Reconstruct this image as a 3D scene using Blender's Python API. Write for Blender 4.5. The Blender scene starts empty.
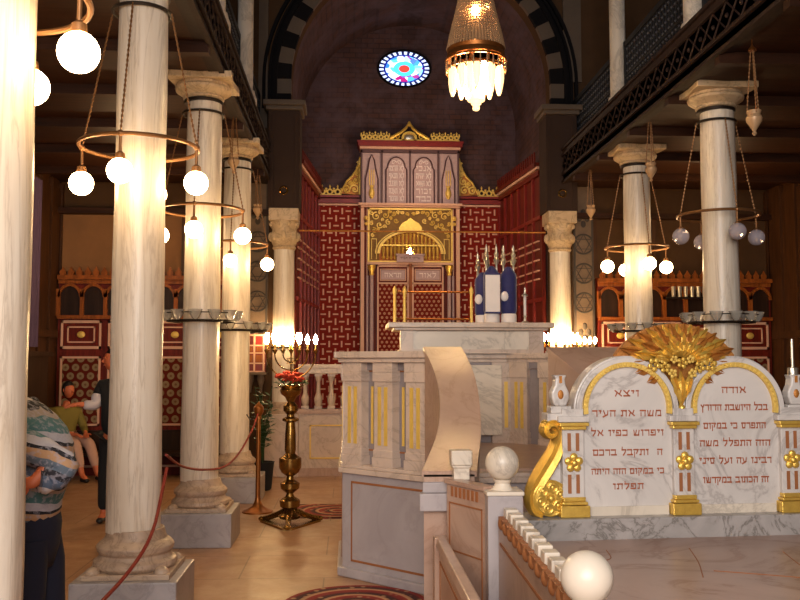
import bpy, bmesh, math, random
from mathutils import Vector, Matrix
random.seed(7)
PI = math.pi
SC = bpy.context.scene
COL = SC.collection
CX = 1.12                       # axis of the nave

# ------------------------------------------------------------------ node helper
class G:
    """tiny expression builder over a material's node tree"""
    def __init__(s, name):
        s.m = bpy.data.materials.new(name); s.m.use_nodes = True
        s.t = s.m.node_tree; s.b = s.t.nodes['Principled BSDF']
    def n(s, kind, **kw):
        x = s.t.nodes.new(kind)
        for k, v in kw.items(): setattr(x, k, v)
        return x
    def put(s, sock, v):
        if isinstance(v, bpy.types.NodeSocket): s.t.links.new(v, sock)
        elif v is not None: sock.default_value = v
    def math(s, op, a, b=None, c=None):
        x = s.n('ShaderNodeMath', operation=op)
        s.put(x.inputs[0], a); s.put(x.inputs[1], b)
        if c is not None: s.put(x.inputs[2], c)
        return x.outputs[0]
    def coords(s, scale=(1, 1, 1), rnd=False):
        tc = s.n('ShaderNodeTexCoord').outputs['Object']
        mp = s.n('ShaderNodeMapping'); s.put(mp.inputs[0], tc); mp.inputs['Scale'].default_value = scale
        if rnd:
            oi = s.n('ShaderNodeObjectInfo').outputs['Random']
            mu = s.math('MULTIPLY', oi, 37.0)
            cb = s.n('ShaderNodeCombineXYZ')
            for i in range(3): s.put(cb.inputs[i], mu)
            s.put(mp.inputs['Location'], cb.outputs[0])
        return mp.outputs[0]
    def xyz(s, v):
        x = s.n('ShaderNodeSeparateXYZ'); s.put(x.inputs[0], v); return x.outputs
    def noise(s, v, scale, detail=6, rough=.55, dist=0):
        x = s.n('ShaderNodeTexNoise'); s.put(x.inputs['Vector'], v)
        x.inputs['Scale'].default_value = scale; x.inputs['Detail'].default_value = detail
        x.inputs['Roughness'].default_value = rough; x.inputs['Distortion'].default_value = dist
        return x.outputs['Fac']
    def ramp(s, f, stops):
        x = s.n('ShaderNodeValToRGB'); s.put(x.inputs[0], f)
        e = x.color_ramp.elements
        while len(e) < len(stops): e.new(.5)
        for k, (p, c) in enumerate(stops):
            e[k].position = p; e[k].color = (*c, 1) if len(c) == 3 else c
        return x.outputs[0]
    def mix(s, f, a, b, mode='MIX'):
        x = s.n('ShaderNodeMix', data_type='RGBA', blend_type=mode)
        s.put(x.inputs[0], f)
        for i, v in ((6, a), (7, b)):
            s.put(x.inputs[i], (*v, 1) if isinstance(v, tuple) and len(v) == 3 else v)
        return x.outputs[2]
    def bump(s, h, strength=.3, dist=.01):
        x = s.n('ShaderNodeBump'); s.put(x.inputs['Height'], h)
        x.inputs['Strength'].default_value = strength; x.inputs['Distance'].default_value = dist
        s.put(s.b.inputs['Normal'], x.outputs[0])
    def fin(s, col, rough=.5, metal=0, **kw):
        if isinstance(col, tuple) and len(col) == 3: col = (*col, 1)
        s.put(s.b.inputs['Base Color'], col); s.put(s.b.inputs['Roughness'], rough)
        s.b.inputs['Metallic'].default_value = metal
        for k, v in kw.items(): s.put(s.b.inputs[k.replace('_', ' ')], v)
        return s.m

def rgb(r, g, b):               # 0-255 sRGB -> linear
    f = lambda c: (c/255/12.92) if c/255 <= .04045 else ((c/255+.055)/1.055)**2.4
    return (f(r), f(g), f(b))

def plain(name, c, rough=.5, metal=0, var=.12, scale=8, bump=0, **kw):
    g = G(name); co = g.coords()
    f = g.noise(co, scale, 4)
    col = g.mix(f, tuple(v*(1-var) for v in c), tuple(min(1, v*(1+var)) for v in c))
    if bump: g.bump(g.noise(co, scale*4, 3), bump, .01)
    return g.fin(col, rough, metal, **kw)

def marble(name, c1, c2, vein, scale=(3, 3, 3), vw=.5, rough=.3, rnd=False, stain=None):
    g = G(name); co = g.coords(scale, rnd)
    f = g.noise(co, 1.0, 8, .6, .6)
    base = g.mix(g.ramp(f, [(.35, (0, 0, 0)), (.65, (1, 1, 1))]), c1, c2)
    v = g.noise(co, .9, 9, .62, 1.4)
    v = g.math('ABSOLUTE', g.math('SUBTRACT', v, .5))
    vm = g.ramp(v, [(0, (vw, vw, vw)), (.022, (vw*.25,)*3), (.06, (0, 0, 0))])
    col = g.mix(vm, base, vein)
    if stain:
        st = g.noise(co, 2.3, 5, .7, .3)
        col = g.mix(g.ramp(st, [(.52, (0, 0, 0)), (.75, (.7, .7, .7))]), col, stain)
    g.bump(g.noise(co, 6, 4), .12, .004)
    return g.fin(col, rough)

def wood(name, c, rough=.45, scale=(14, 14, 1.2)):
    g = G(name); co = g.coords(scale)
    f = g.noise(co, 1.6, 6, .6, .4)
    col = g.ramp(f, [(.25, tuple(v*.5 for v in c)), (.55, c), (.8, tuple(min(1, v*1.5) for v in c))])
    g.bump(f, .2, .004)
    return g.fin(col, rough, 0, Specular_IOR_Level=.2)

def emis(name, c, strength):
    g = G(name)
    return g.fin(c, .3, 0, Emission_Color=(*c, 1), Emission_Strength=strength)

M = {}
M['column'] = marble('column_marble', rgb(218, 202, 182), rgb(232, 220, 204), rgb(150, 124, 100), (8, 8, .6), .4, .34, True, rgb(198, 174, 146))
M['capital'] = marble('capital_stone', rgb(210, 184, 148), rgb(190, 162, 126), rgb(110, 88, 62), (5, 5, 5), .5, .5, True)
M['colbase'] = marble('column_base_stone', rgb(196, 168, 142), rgb(170, 146, 126), rgb(116, 92, 76), (6, 6, 6), .5, .5, True)
M['plinth'] = marble('plinth_marble', rgb(168, 160, 160), rgb(150, 142, 142), rgb(120, 112, 112), (3, 3, 3), .4, .4, True)
M['greymarble'] = marble('bimah_grey_marble', rgb(178, 168, 168), rgb(162, 152, 152), rgb(136, 124, 122), (1.8, 1.8, 1.8), .25, .3)
M['pinkmarble'] = marble('pinkish_marble', rgb(182, 150, 130), rgb(166, 134, 116), rgb(142, 104, 84), (2.2, 2.2, 2.2), .4, .32)
M['warmmarble'] = marble('warm_white_marble', rgb(206, 184, 166), rgb(190, 168, 152), rgb(140, 120, 104), (2.5, 2.5, 2.5), .4, .35)
M['whitemarble'] = marble('pale_marble', rgb(222, 208, 190), rgb(206, 192, 174), rgb(150, 136, 122), (1.6, 1.6, 1.6), .5, .35)
M['tablet'] = marble('tablet_marble', rgb(198, 190, 184), rgb(212, 203, 196), rgb(146, 136, 132), (1.8, 1.8, 1.8), .6, .3)
M['ledge'] = marble('veined_grey_marble', rgb(170, 162, 158), rgb(150, 144, 140), rgb(98, 92, 86), (4, 4, 4), .8, .3)
M['slab'] = marble('pink_grey_slab', rgb(176, 146, 132), rgb(160, 130, 116), rgb(130, 84, 56), (1.1, 1.1, 1.1), .7, .3)
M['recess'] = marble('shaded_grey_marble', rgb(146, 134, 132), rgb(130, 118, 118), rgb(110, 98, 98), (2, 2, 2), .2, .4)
M['line'] = plain('brown_groove', rgb(150, 92, 52), .6)
M['gold'] = plain('gold_leaf', rgb(246, 194, 92), .30, .62, .25, 30, .25)
M['goldlight'] = plain('gilded_paint', rgb(240, 196, 100), .42, .3, .25, 30, .2)
M['golddark'] = plain('aged_gold', rgb(186, 120, 52), .45, .35, .4, 26, .4)
M['goldinlay'] = plain('gold_inlay', rgb(226, 186, 88), .45, .2, .15, 20)
M['brass'] = plain('brass', rgb(150, 116, 62), .22, .95, .35, 18, .15)
M['copper'] = plain('copper_brown_metal', rgb(150, 92, 44), .35, .8, .3, 22, .1)
M['hoop'] = plain('hoop_metal', rgb(140, 98, 60), .42, .6, .3, 20)
M['iron'] = plain('dark_iron', rgb(48, 38, 32), .5, .6)
M['silver'] = plain('silver_metal', rgb(205, 196, 180), .28, .85, .15, 30, .2)
M['darkwood'] = wood('dark_wood', rgb(48, 30, 20))
M['wallwood'] = wood('brown_wood', rgb(70, 42, 22))
M['fascia'] = wood('gallery_wood', rgb(44, 30, 26), .6)
M['fasciatrim'] = wood('gallery_trim_wood', rgb(48, 33, 28), .7)
M['ceilwood'] = wood('ceiling_wood', rgb(54, 29, 15), .55, (1.5, 12, 12))
M['redwood'] = wood('red_wood', rgb(104, 30, 18), .5)
M['redtrim'] = plain('pale_pink_inlay', rgb(218, 172, 148), .6, Specular_IOR_Level=.2)
M['redpaint'] = plain('red_panel', rgb(128, 26, 16), .4, 0, .3, 10)
M['orangewood'] = wood('orange_brown_wood', rgb(150, 82, 34), .4)
M['lilac'] = plain('lilac_grey_stone', rgb(186, 158, 160), .8, 0, .2, 20, .15)
M['lilacd'] = plain('dark_lilac_recess', rgb(86, 58, 62), .6, 0, .2, 20)
M['script'] = plain('pale_script', rgb(232, 216, 216), .6)
M['pier'] = plain('dark_grey_stone', rgb(60, 45, 38), .8, 0, .25, 3, .15, Specular_IOR_Level=.12)
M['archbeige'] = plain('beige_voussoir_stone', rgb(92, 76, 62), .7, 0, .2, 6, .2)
M['archblack'] = plain('black_voussoir_stone', rgb(22, 20, 22), .9, 0, .2, 6, .2, Specular_IOR_Level=.12)
M['plaster'] = plain('brown_grey_plaster', rgb(78, 56, 38), .9, 0, .35, 2.5, .2, Specular_IOR_Level=.12)
M['plasterwarm'] = plain('ochre_plaster', rgb(134, 92, 54), .8, 0, .35, 2.0, .15)
M['relief'] = plain('carved_relief_stone', rgb(112, 92, 74), .75, 0, .35, 9, .3)
M['reliefd'] = plain('carved_relief_shadow', rgb(66, 58, 54), .8, 0, .3, 9)
M['globe'] = emis('lit_opal_glass', (1.0, .68, .34), 36)
M['flame'] = emis('lit_bulb', (1.0, .66, .30), 170)
M['crystallit'] = emis('glowing_crystal', (1.0, .66, .30), 1.7)
g = G('clear_bulb_glass'); M['clearglobe'] = g.fin(rgb(225, 215, 225), .05, 0, Transmission_Weight=.45, IOR=1.15, Alpha=.75)
g = G('cup_glass'); M['glass'] = g.fin(rgb(205, 200, 190), .12, 0, Transmission_Weight=.5, IOR=1.3, Alpha=.7)
M['filament'] = plain('lamp_filament', rgb(180, 140, 90), .4, .5)
M['crystal'] = plain('crystal_bead', rgb(200, 160, 120), .15, .35, .5, 60)
M['rope'] = plain('red_rope', rgb(132, 40, 24), .7, 0, .3, 60, .3)
M['cord'] = plain('dark_cord', rgb(50, 32, 26), .7)
M['blue'] = plain('blue_velvet', rgb(14, 16, 84), .7, 0, .4, 20, .1, Sheen_Weight=.4)
M['white'] = plain('white_satin', rgb(225, 215, 210), .5)
M['leaf'] = plain('green_leaf', rgb(40, 66, 34), .5, 0, .4, 10)
M['blossom'] = plain('red_petal', rgb(176, 50, 28), .5, 0, .4, 12)
M['skin'] = plain('skin', rgb(196, 104, 66), .5, 0, .1)
M['hair'] = plain('black_hair', rgb(18, 14, 14), .5)
M['navy'] = plain('navy_cloth', rgb(22, 24, 44), .85, 0, .3, 6)
M['blackcloth'] = plain('black_cloth', rgb(20, 18, 20), .9)
M['shirt'] = plain('pale_shirt', rgb(196, 186, 190), .8)
M['pants'] = plain('pale_pink_cloth', rgb(190, 150, 134), .8)
M['olive'] = plain('olive_cloth', rgb(120, 106, 44), .8)
M['shoe'] = plain('dark_shoe', rgb(26, 20, 20), .5)
M['purple'] = plain('purple_curtain', rgb(86, 66, 96), .8, 0, .25, 5)
M['lattice'] = plain('black_lattice_wood', rgb(18, 17, 20), .7)
M['bead'] = plain('bead_highlight_grey', rgb(70, 72, 82), .4)  # pale grey puts the specks of light on the black lattice into the colour
M['ink'] = plain('brown_red_lettering', rgb(160, 84, 50), .6, 0, .3, 40)
M['daylight'] = emis('assumed_daylight_pane', (.9, .92, 1.0), .5)

# floor: worn stone slabs
g = G('floor_stone'); co = g.coords((1, 1, 1)); x, y, z = g.xyz(co)
br = g.n('ShaderNodeTexBrick'); g.put(br.inputs['Vector'], co); br.inputs['Scale'].default_value = 1
br.offset = .5; br.inputs['Brick Width'].default_value = 1.3; br.inputs['Row Height'].default_value = .8
br.inputs['Mortar Size'].default_value = .006; br.inputs['Mortar Smooth'].default_value = .3
n1 = g.noise(co, 1.3, 8, .6, .8); n2 = g.noise(co, 5, 6, .7, .4)
base = g.ramp(n1, [(.3, rgb(150, 110, 80)), (.5, rgb(172, 130, 96)), (.72, rgb(188, 148, 114))])
base = g.mix(g.ramp(n2, [(.35, (0, 0, 0)), (.85, (.6, .6, .6))]), base, rgb(146, 104, 72))
base = g.mix(g.math('MULTIPLY', br.outputs['Fac'], .55), base, rgb(78, 54, 38))
g.bump(n2, .1, .004); M['floor'] = g.fin(base, g.ramp(n2, [(.3, (.34,)*3), (.8, (.5,)*3)]))

# brick of the apse
g = G('apse_brick'); co = g.coords((1, 1, 1)); x, y, z = g.xyz(co)
cb = g.n('ShaderNodeCombineXYZ'); g.put(cb.inputs[0], g.math('ADD', x, y)); g.put(cb.inputs[1], z)
br = g.n('ShaderNodeTexBrick'); g.put(br.inputs['Vector'], cb.outputs[0]); br.inputs['Scale'].default_value = 1
br.inputs['Brick Width'].default_value = .22; br.inputs['Row Height'].default_value = .095; br.inputs['Mortar Size'].default_value = .010
br.inputs['Color1'].default_value = (*rgb(84, 56, 50), 1); br.inputs['Color2'].default_value = (*rgb(70, 52, 54), 1)
br.inputs['Mortar'].default_value = (*rgb(62, 46, 46), 1)
n1 = g.noise(co, 2.2, 6, .65, .4)
c = g.mix(g.ramp(n1, [(.4, (0, 0, 0)), (.7, (.9, .9, .9))]), br.outputs['Color'], rgb(92, 74, 82))
g.bump(g.noise(co, 14, 4), .3, .01); M['brick'] = g.fin(c, .85, 0, Specular_IOR_Level=.2)

# basket-weave marquetry: red field, pale dashes alternating upright / flat
def weave(name, axis, cw=.112, ch=.135):
    g = G(name); co = g.coords(); q = g.xyz(co)
    u = g.math('DIVIDE', q[axis], cw); v = g.math('DIVIDE', q[2], ch)
    fu, fv = g.math('FLOOR', u), g.math('FLOOR', v)
    pu = g.math('ABSOLUTE', g.math('SUBTRACT', g.math('SUBTRACT', u, fu), .5))
    pv = g.math('ABSOLUTE', g.math('SUBTRACT', g.math('SUBTRACT', v, fv), .5))
    par = g.math('GREATER_THAN', g.math('ABSOLUTE', g.math('MODULO', g.math('ADD', g.math('ADD', fu, fv), 200), 2)), .5)
    up = g.math('MULTIPLY', g.math('LESS_THAN', pu, .13), g.math('LESS_THAN', pv, .42))
    fl = g.math('MULTIPLY', g.math('LESS_THAN', pv, .10), g.math('LESS_THAN', pu, .44))
    m = g.math('ADD', g.math('MULTIPLY', par, up), g.math('MULTIPLY', g.math('SUBTRACT', 1, par), fl))
    nz = g.noise(co, 20, 3)
    c = g.mix(m, g.mix(nz, rgb(138, 30, 18), rgb(112, 22, 14)), g.mix(nz, rgb(222, 180, 156), rgb(198, 148, 124)))
    g.bump(m, .4, .006); return g.fin(c, .7, 0, Specular_IOR_Level=.15)
M['weave'] = weave('basket_weave_marquetry', 0)
M['weavey'] = weave('basket_weave_marquetry_side', 1)

# triangular field of pale rosettes on dark red
def hexes(name, p=.145, c0=rgb(92, 24, 14), c1=rgb(150, 128, 96), r=.36):
    g = G(name); co = g.coords(); q = g.xyz(co)
    u = g.math('DIVIDE', q[0], p); v = g.math('DIVIDE', q[2], p*.866)
    fv = g.math('FLOOR', v)
    off = g.math('MULTIPLY', g.math('ABSOLUTE', g.math('MODULO', fv, 2)), .5)
    u2 = g.math('ADD', u, off)
    pu = g.math('SUBTRACT', g.math('SUBTRACT', u2, g.math('FLOOR', u2)), .5)
    pv = g.math('MULTIPLY', g.math('SUBTRACT', g.math('SUBTRACT', v, fv), .5), .866)
    d = g.math('SQRT', g.math('ADD', g.math('POWER', pu, 2), g.math('POWER', pv, 2)))
    m = g.math('LESS_THAN', d, r); core = g.math('LESS_THAN', d, r*.35)
    nz = g.noise(co, 18, 3)
    c = g.mix(m, c0, g.mix(nz, c1, tuple(k*.6 for k in c1)))
    c = g.mix(g.math('MULTIPLY', core, .6), c, c0)
    g.bump(m, .4, .008); return g.fin(c, .7, 0, Specular_IOR_Level=.15)
M['hexes'] = hexes('rosette_marquetry')
M['doorlattice'] = hexes('ark_door_marquetry', .085, rgb(112, 24, 14), rgb(198, 150, 120), .27)

# oriental carpet
g = G('carpet'); co = g.coords(); q = g.xyz(co)
d = g.math('SQRT', g.math('ADD', g.math('POWER', q[0], 2), g.math('POWER', q[1], 2)))
v = g.n('ShaderNodeTexVoronoi'); g.put(v.inputs['Vector'], co); v.inputs['Scale'].default_value = 13
rg = g.math('FRACT', g.math('MULTIPLY', d, 6.5))
c = g.ramp(rg, [(.0, rgb(122, 26, 20)), (.38, rgb(146, 40, 26)), (.45, rgb(190, 144, 104)), (.62, rgb(166, 116, 84)), (.68, rgb(50, 24, 22)), (1, rgb(90, 24, 18))])
c = g.mix(g.ramp(v.outputs['Distance'], [(.18, (.8, .8, .8)), (.32, (0, 0, 0))]), c, rgb(176, 138, 100))
g.bump(g.noise(co, 120, 2), .4, .004); M['carpet'] = g.fin(c, .9)

# knitted stripes
g = G('striped_knit'); co = g.coords(); q = g.xyz(co)
w = g.math('ADD', q[2], g.math('MULTIPLY', g.noise(co, 5, 2), .08))
w = g.math('ADD', w, g.math('MULTIPLY', q[0], .35))
f = g.math('FRACT', g.math('MULTIPLY', w, 3.1))
s = g.n('ShaderNodeValToRGB'); s.color_ramp.interpolation = 'CONSTANT'; g.put(s.inputs[0], f)
st = [(0, rgb(92, 104, 118)), (.13, rgb(176, 138, 104)), (.25, rgb(30, 28, 34)), (.3, rgb(176, 172, 180)), (.4, rgb(70, 108, 112)), (.56, rgb(150, 136, 128)), (.62, rgb(24, 22, 28)), (.68, rgb(190, 180, 178)), (.78, rgb(84, 98, 120)), (.9, rgb(40, 38, 46))]
e = s.color_ramp.elements
while len(e) < len(st): e.new(.5)
for k, (p, cc) in enumerate(st): e[k].position = p; e[k].color = (*cc, 1)
sp = g.noise(co, 38, 3)
c = g.mix(g.ramp(sp, [(.5, (0, 0, 0)), (.6, (.55,)*3)]), s.outputs[0], rgb(160, 156, 168))
g.bump(g.noise(co, 90, 2), .5, .006); M['knit'] = g.fin(c, .9)

# stained glass of the apse window
g = G('stained_glass'); co = g.coords((1, 1, 1.42)); q = g.xyz(co)
d = g.math('SQRT', g.math('ADD', g.math('POWER', q[0], 2), g.math('POWER', q[2], 2)))
an = g.math('ARCTAN2', q[2], q[0])
vo = g.n('ShaderNodeTexVoronoi', feature='F1'); g.put(vo.inputs['Vector'], co); vo.inputs['Scale'].default_value = 9
hue = g.n('ShaderNodeSeparateColor'); g.put(hue.inputs[0], vo.outputs['Color'])
c = g.ramp(hue.outputs[0], [(0, rgb(20, 60, 200)), (.25, rgb(90, 200, 250)), (.45, rgb(235, 250, 250)), (.65, rgb(200, 240, 235)), (.8, rgb(40, 90, 220)), (.92, rgb(180, 20, 60)), (1, rgb(120, 30, 160))])
core = g.math('LESS_THAN', d, .10); c = g.mix(core, c, rgb(210, 60, 50))
ring = g.math('MULTIPLY', g.math('GREATER_THAN', d, .10), g.math('LESS_THAN', d, .2)); c = g.mix(ring, c, rgb(70, 190, 240))
spk = g.math('GREATER_THAN', g.math('SINE', g.math('MULTIPLY', an, 26)), -.1)
rim = g.math('GREATER_THAN', d, .385); c = g.mix(rim, c, g.mix(spk, rgb(14, 18, 70), rgb(190, 205, 235)))
gap = g.math('MULTIPLY', g.math('GREATER_THAN', d, .35), g.math('LESS_THAN', d, .385)); c = g.mix(gap, c, rgb(12, 20, 120))
M['stained'] = g.fin(c, .3, 0, Emission_Color=c, Emission_Strength=1.6)

# ------------------------------------------------------------------ mesh helper
W = {}                          # world origin of every object
class MB:
    def __init__(s): s.v = []; s.f = []; s.mi = []; s.cur = 0; s.sm = []
    def add(s, vs, fs, smooth=False):
        o = len(s.v); s.v += [Vector(p) for p in vs]
        for f in fs: s.f.append([i+o for i in f]); s.mi.append(s.cur); s.sm.append(smooth)
        return s
    def box(s, a, b):
        x0, y0, z0 = [min(p, q) for p, q in zip(a, b)]; x1, y1, z1 = [max(p, q) for p, q in zip(a, b)]
        return s.add([(x0, y0, z0), (x1, y0, z0), (x1, y1, z0), (x0, y1, z0), (x0, y0, z1), (x1, y0, z1), (x1, y1, z1), (x0, y1, z1)],
                     [(0, 3, 2, 1), (4, 5, 6, 7), (0, 1, 5, 4), (1, 2, 6, 5), (2, 3, 7, 6), (3, 0, 4, 7)])
    def obox(s, o, t, n, s0, s1, d0, d1, z0, z1):
        P = lambda a, d, z: (o[0]+t[0]*a+n[0]*d, o[1]+t[1]*a+n[1]*d, z)
        return s.add([P(s0, d0, z0), P(s1, d0, z0), P(s1, d1, z0), P(s0, d1, z0), P(s0, d0, z1), P(s1, d0, z1), P(s1, d1, z1), P(s0, d1, z1)],
                     [(0, 3, 2, 1), (4, 5, 6, 7), (0, 1, 5, 4), (1, 2, 6, 5), (2, 3, 7, 6), (3, 0, 4, 7)])
    def prism(s, poly, z0, z1):                 # xy outline raised
        n = len(poly)
        return s.add([(x, y, z0) for x, y in poly]+[(x, y, z1) for x, y in poly],
                     [list(range(n))[::-1], list(range(n, 2*n))]+[(i, (i+1) % n, n+(i+1) % n, n+i) for i in range(n)])
    def slab(s, poly, y0, y1):                  # xz outline given depth
        n = len(poly)
        return s.add([(x, y0, z) for x, z in poly]+[(x, y1, z) for x, z in poly],
                     [list(range(n)), list(range(n, 2*n))[::-1]]+[(i, n+i, n+(i+1) % n, (i+1) % n) for i in range(n)])
    def lathe(s, prof, c=(0, 0, 0), seg=24, sx=1, sy=1):
        vs = []; fs = []
        for r, z in prof:
            for k in range(seg):
                a = 2*PI*k/seg; vs.append((c[0]+r*sx*math.cos(a), c[1]+r*sy*math.sin(a), c[2]+z))
        for i in range(len(prof)-1):
            for k in range(seg):
                a, b = i*seg+k, i*seg+(k+1) % seg; fs.append((a, b, b+seg, a+seg))
        fs.append(list(range(seg))[::-1]); fs.append([(len(prof)-1)*seg+k for k in range(seg)])
        return s.add(vs, fs, True)
    def sphere(s, c, r, seg=16, rings=10, sc=(1, 1, 1)):
        vs = [(c[0], c[1], c[2]-r*sc[2])]
        for i in range(1, rings):
            p = -PI/2+PI*i/rings
            for k in range(seg):
                a = 2*PI*k/seg
                vs.append((c[0]+r*sc[0]*math.cos(p)*math.cos(a), c[1]+r*sc[1]*math.cos(p)*math.sin(a), c[2]+r*sc[2]*math.sin(p)))
        vs.append((c[0], c[1], c[2]+r*sc[2])); T = len(vs)-1; fs = []
        for k in range(seg):
            fs.append((0, 1+(k+1) % seg, 1+k)); fs.append((T, T-seg+k, T-seg+(k+1) % seg))
        for i in range(rings-2):
            for k in range(seg):
                a = 1+i*seg+k; b = 1+i*seg+(k+1) % seg; fs.append((a, b, b+seg, a+seg))
        return s.add(vs, fs, True)
    def tube(s, pts, r, seg=8, closed=False):
        pts = [Vector(p) for p in pts]; n = len(pts)
        rr = r if isinstance(r, (list, tuple)) else [r]*n
        vs = []; fs = []; prev = None
        for i, p in enumerate(pts):
            if closed: d = pts[(i+1) % n]-pts[i-1]
            else: d = pts[min(i+1, n-1)]-pts[max(i-1, 0)]
            d = d.normalized() if d.length > 1e-9 else Vector((0, 0, 1))
            if prev is None:
                up = Vector((0, 0, 1)) if abs(d.z) < .9 else Vector((1, 0, 0)); a = d.cross(up).normalized()
            else:
                a = prev-d*prev.dot(d); a = a.normalized() if a.length > 1e-6 else d.orthogonal().normalized()
            prev = a; b = d.cross(a)
            for k in range(seg):
                t = 2*PI*k/seg; vs.append(p+(a*math.cos(t)+b*math.sin(t))*rr[i])
        m = n if closed else n-1
        for i in range(m):
            for k in range(seg):
                a, b = i*seg+k, i*seg+(k+1) % seg; c, d = ((i+1) % n)*seg+k, ((i+1) % n)*seg+(k+1) % seg
                fs.append((a, b, d, c))
        if not closed: fs.append(list(range(seg))[::-1]); fs.append([(n-1)*seg+k for k in range(seg)])
        return s.add(vs, fs, True)
    def ring(s, c, R, r, n=40, seg=8):
        return s.tube([(c[0]+R*math.cos(2*PI*k/n), c[1]+R*math.sin(2*PI*k/n), c[2]) for k in range(n)], r, seg, True)
    def arch(s, cx, cz, r0, r1, y0, y1, a0=0, a1=PI, n=24, sx=1, sz=1):   # a curved band in the xz plane
        vs = []; fs = []
        for i in range(n+1):
            a = a0+(a1-a0)*i/n; c, q = math.cos(a), math.sin(a)
            for r, y in ((r0, y0), (r1, y0), (r1, y1), (r0, y1)): vs.append((cx+r*c*sx, y, cz+r*q*sz))
        for i in range(n):
            for k in range(4):
                a, b = i*4+k, i*4+(k+1) % 4; fs.append((a, a+4, b+4, b))
        fs.append((0, 1, 2, 3)); fs.append((n*4+3, n*4+2, n*4+1, n*4))
        return s.add(vs, fs)
    def use(s, i): s.cur = i; return s
    def build(s, name, mat, parent=None, at=None, bevel=0, sharp=35):
        if at is None:
            if parent is not None: at = W[parent.name]
            else:
                xs = [p.x for p in s.v]; ys = [p.y for p in s.v]; zs = [p.z for p in s.v]
                at = Vector(((min(xs)+max(xs))/2, (min(ys)+max(ys))/2, min(zs)))
        at = Vector(at)
        me = bpy.data.meshes.new(name)
        me.from_pydata([tuple(p-at) for p in s.v], [], s.f)
        mats = mat if isinstance(mat, (list, tuple)) else [mat]
        for m in mats: me.materials.append(M[m] if isinstance(m, str) else m)
        me.polygons.foreach_set('material_index', s.mi)
        bm = bmesh.new(); bm.from_mesh(me); bmesh.ops.recalc_face_normals(bm, faces=bm.faces); bm.to_mesh(me); bm.free()
        me.polygons.foreach_set('use_smooth', s.sm)
        if any(s.sm): me.set_sharp_from_angle(angle=math.radians(sharp))
        me.update()
        o = bpy.data.objects.new(name, me); COL.objects.link(o)
        o.location = at if parent is None else at-W[parent.name]
        if parent is not None: o.parent = parent
        W[o.name] = at
        if bevel:
            b = o.modifiers.new('bevel', 'BEVEL'); b.width = bevel; b.segments = 2; b.limit_method = 'ANGLE'
        return o

def thing(name, label, cat, loc, group=None, rz=0):
    o = bpy.data.objects.new(name, None); COL.objects.link(o); o.empty_display_size = .1
    o.location = loc; o.rotation_euler.z = rz; W[o.name] = Vector(loc)
    return tag(o, label, cat, group)
def tag(o, label, cat, group=None, kind=None):
    if label: o['label'] = label
    if cat: o['category'] = cat
    if group: o['group'] = group
    if kind: o['kind'] = kind
    return o
def struct(mb, name, mat, **k):
    o = mb.build(name, mat, **k); o['kind'] = 'structure'; return o
def dup(root, loc, label=None, group=None, rz=None):
    def cp(o, par):
        c = o.copy(); COL.objects.link(c); c.parent = par
        if par is not None: c.matrix_parent_inverse = o.matrix_parent_inverse.copy()
        for ch in [x for x in KIDS.get(o.name, [])]: cp(ch, c)
        return c
    KIDS = {}
    for x in bpy.data.objects:
        if x.parent: KIDS.setdefault(x.parent.name, []).append(x)
    r = cp(root, None); r.location = loc; W[r.name] = Vector(loc)
    if rz is not None: r.rotation_euler.z = rz
    if label: r['label'] = label
    if group: r['group'] = group
    return r

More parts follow.
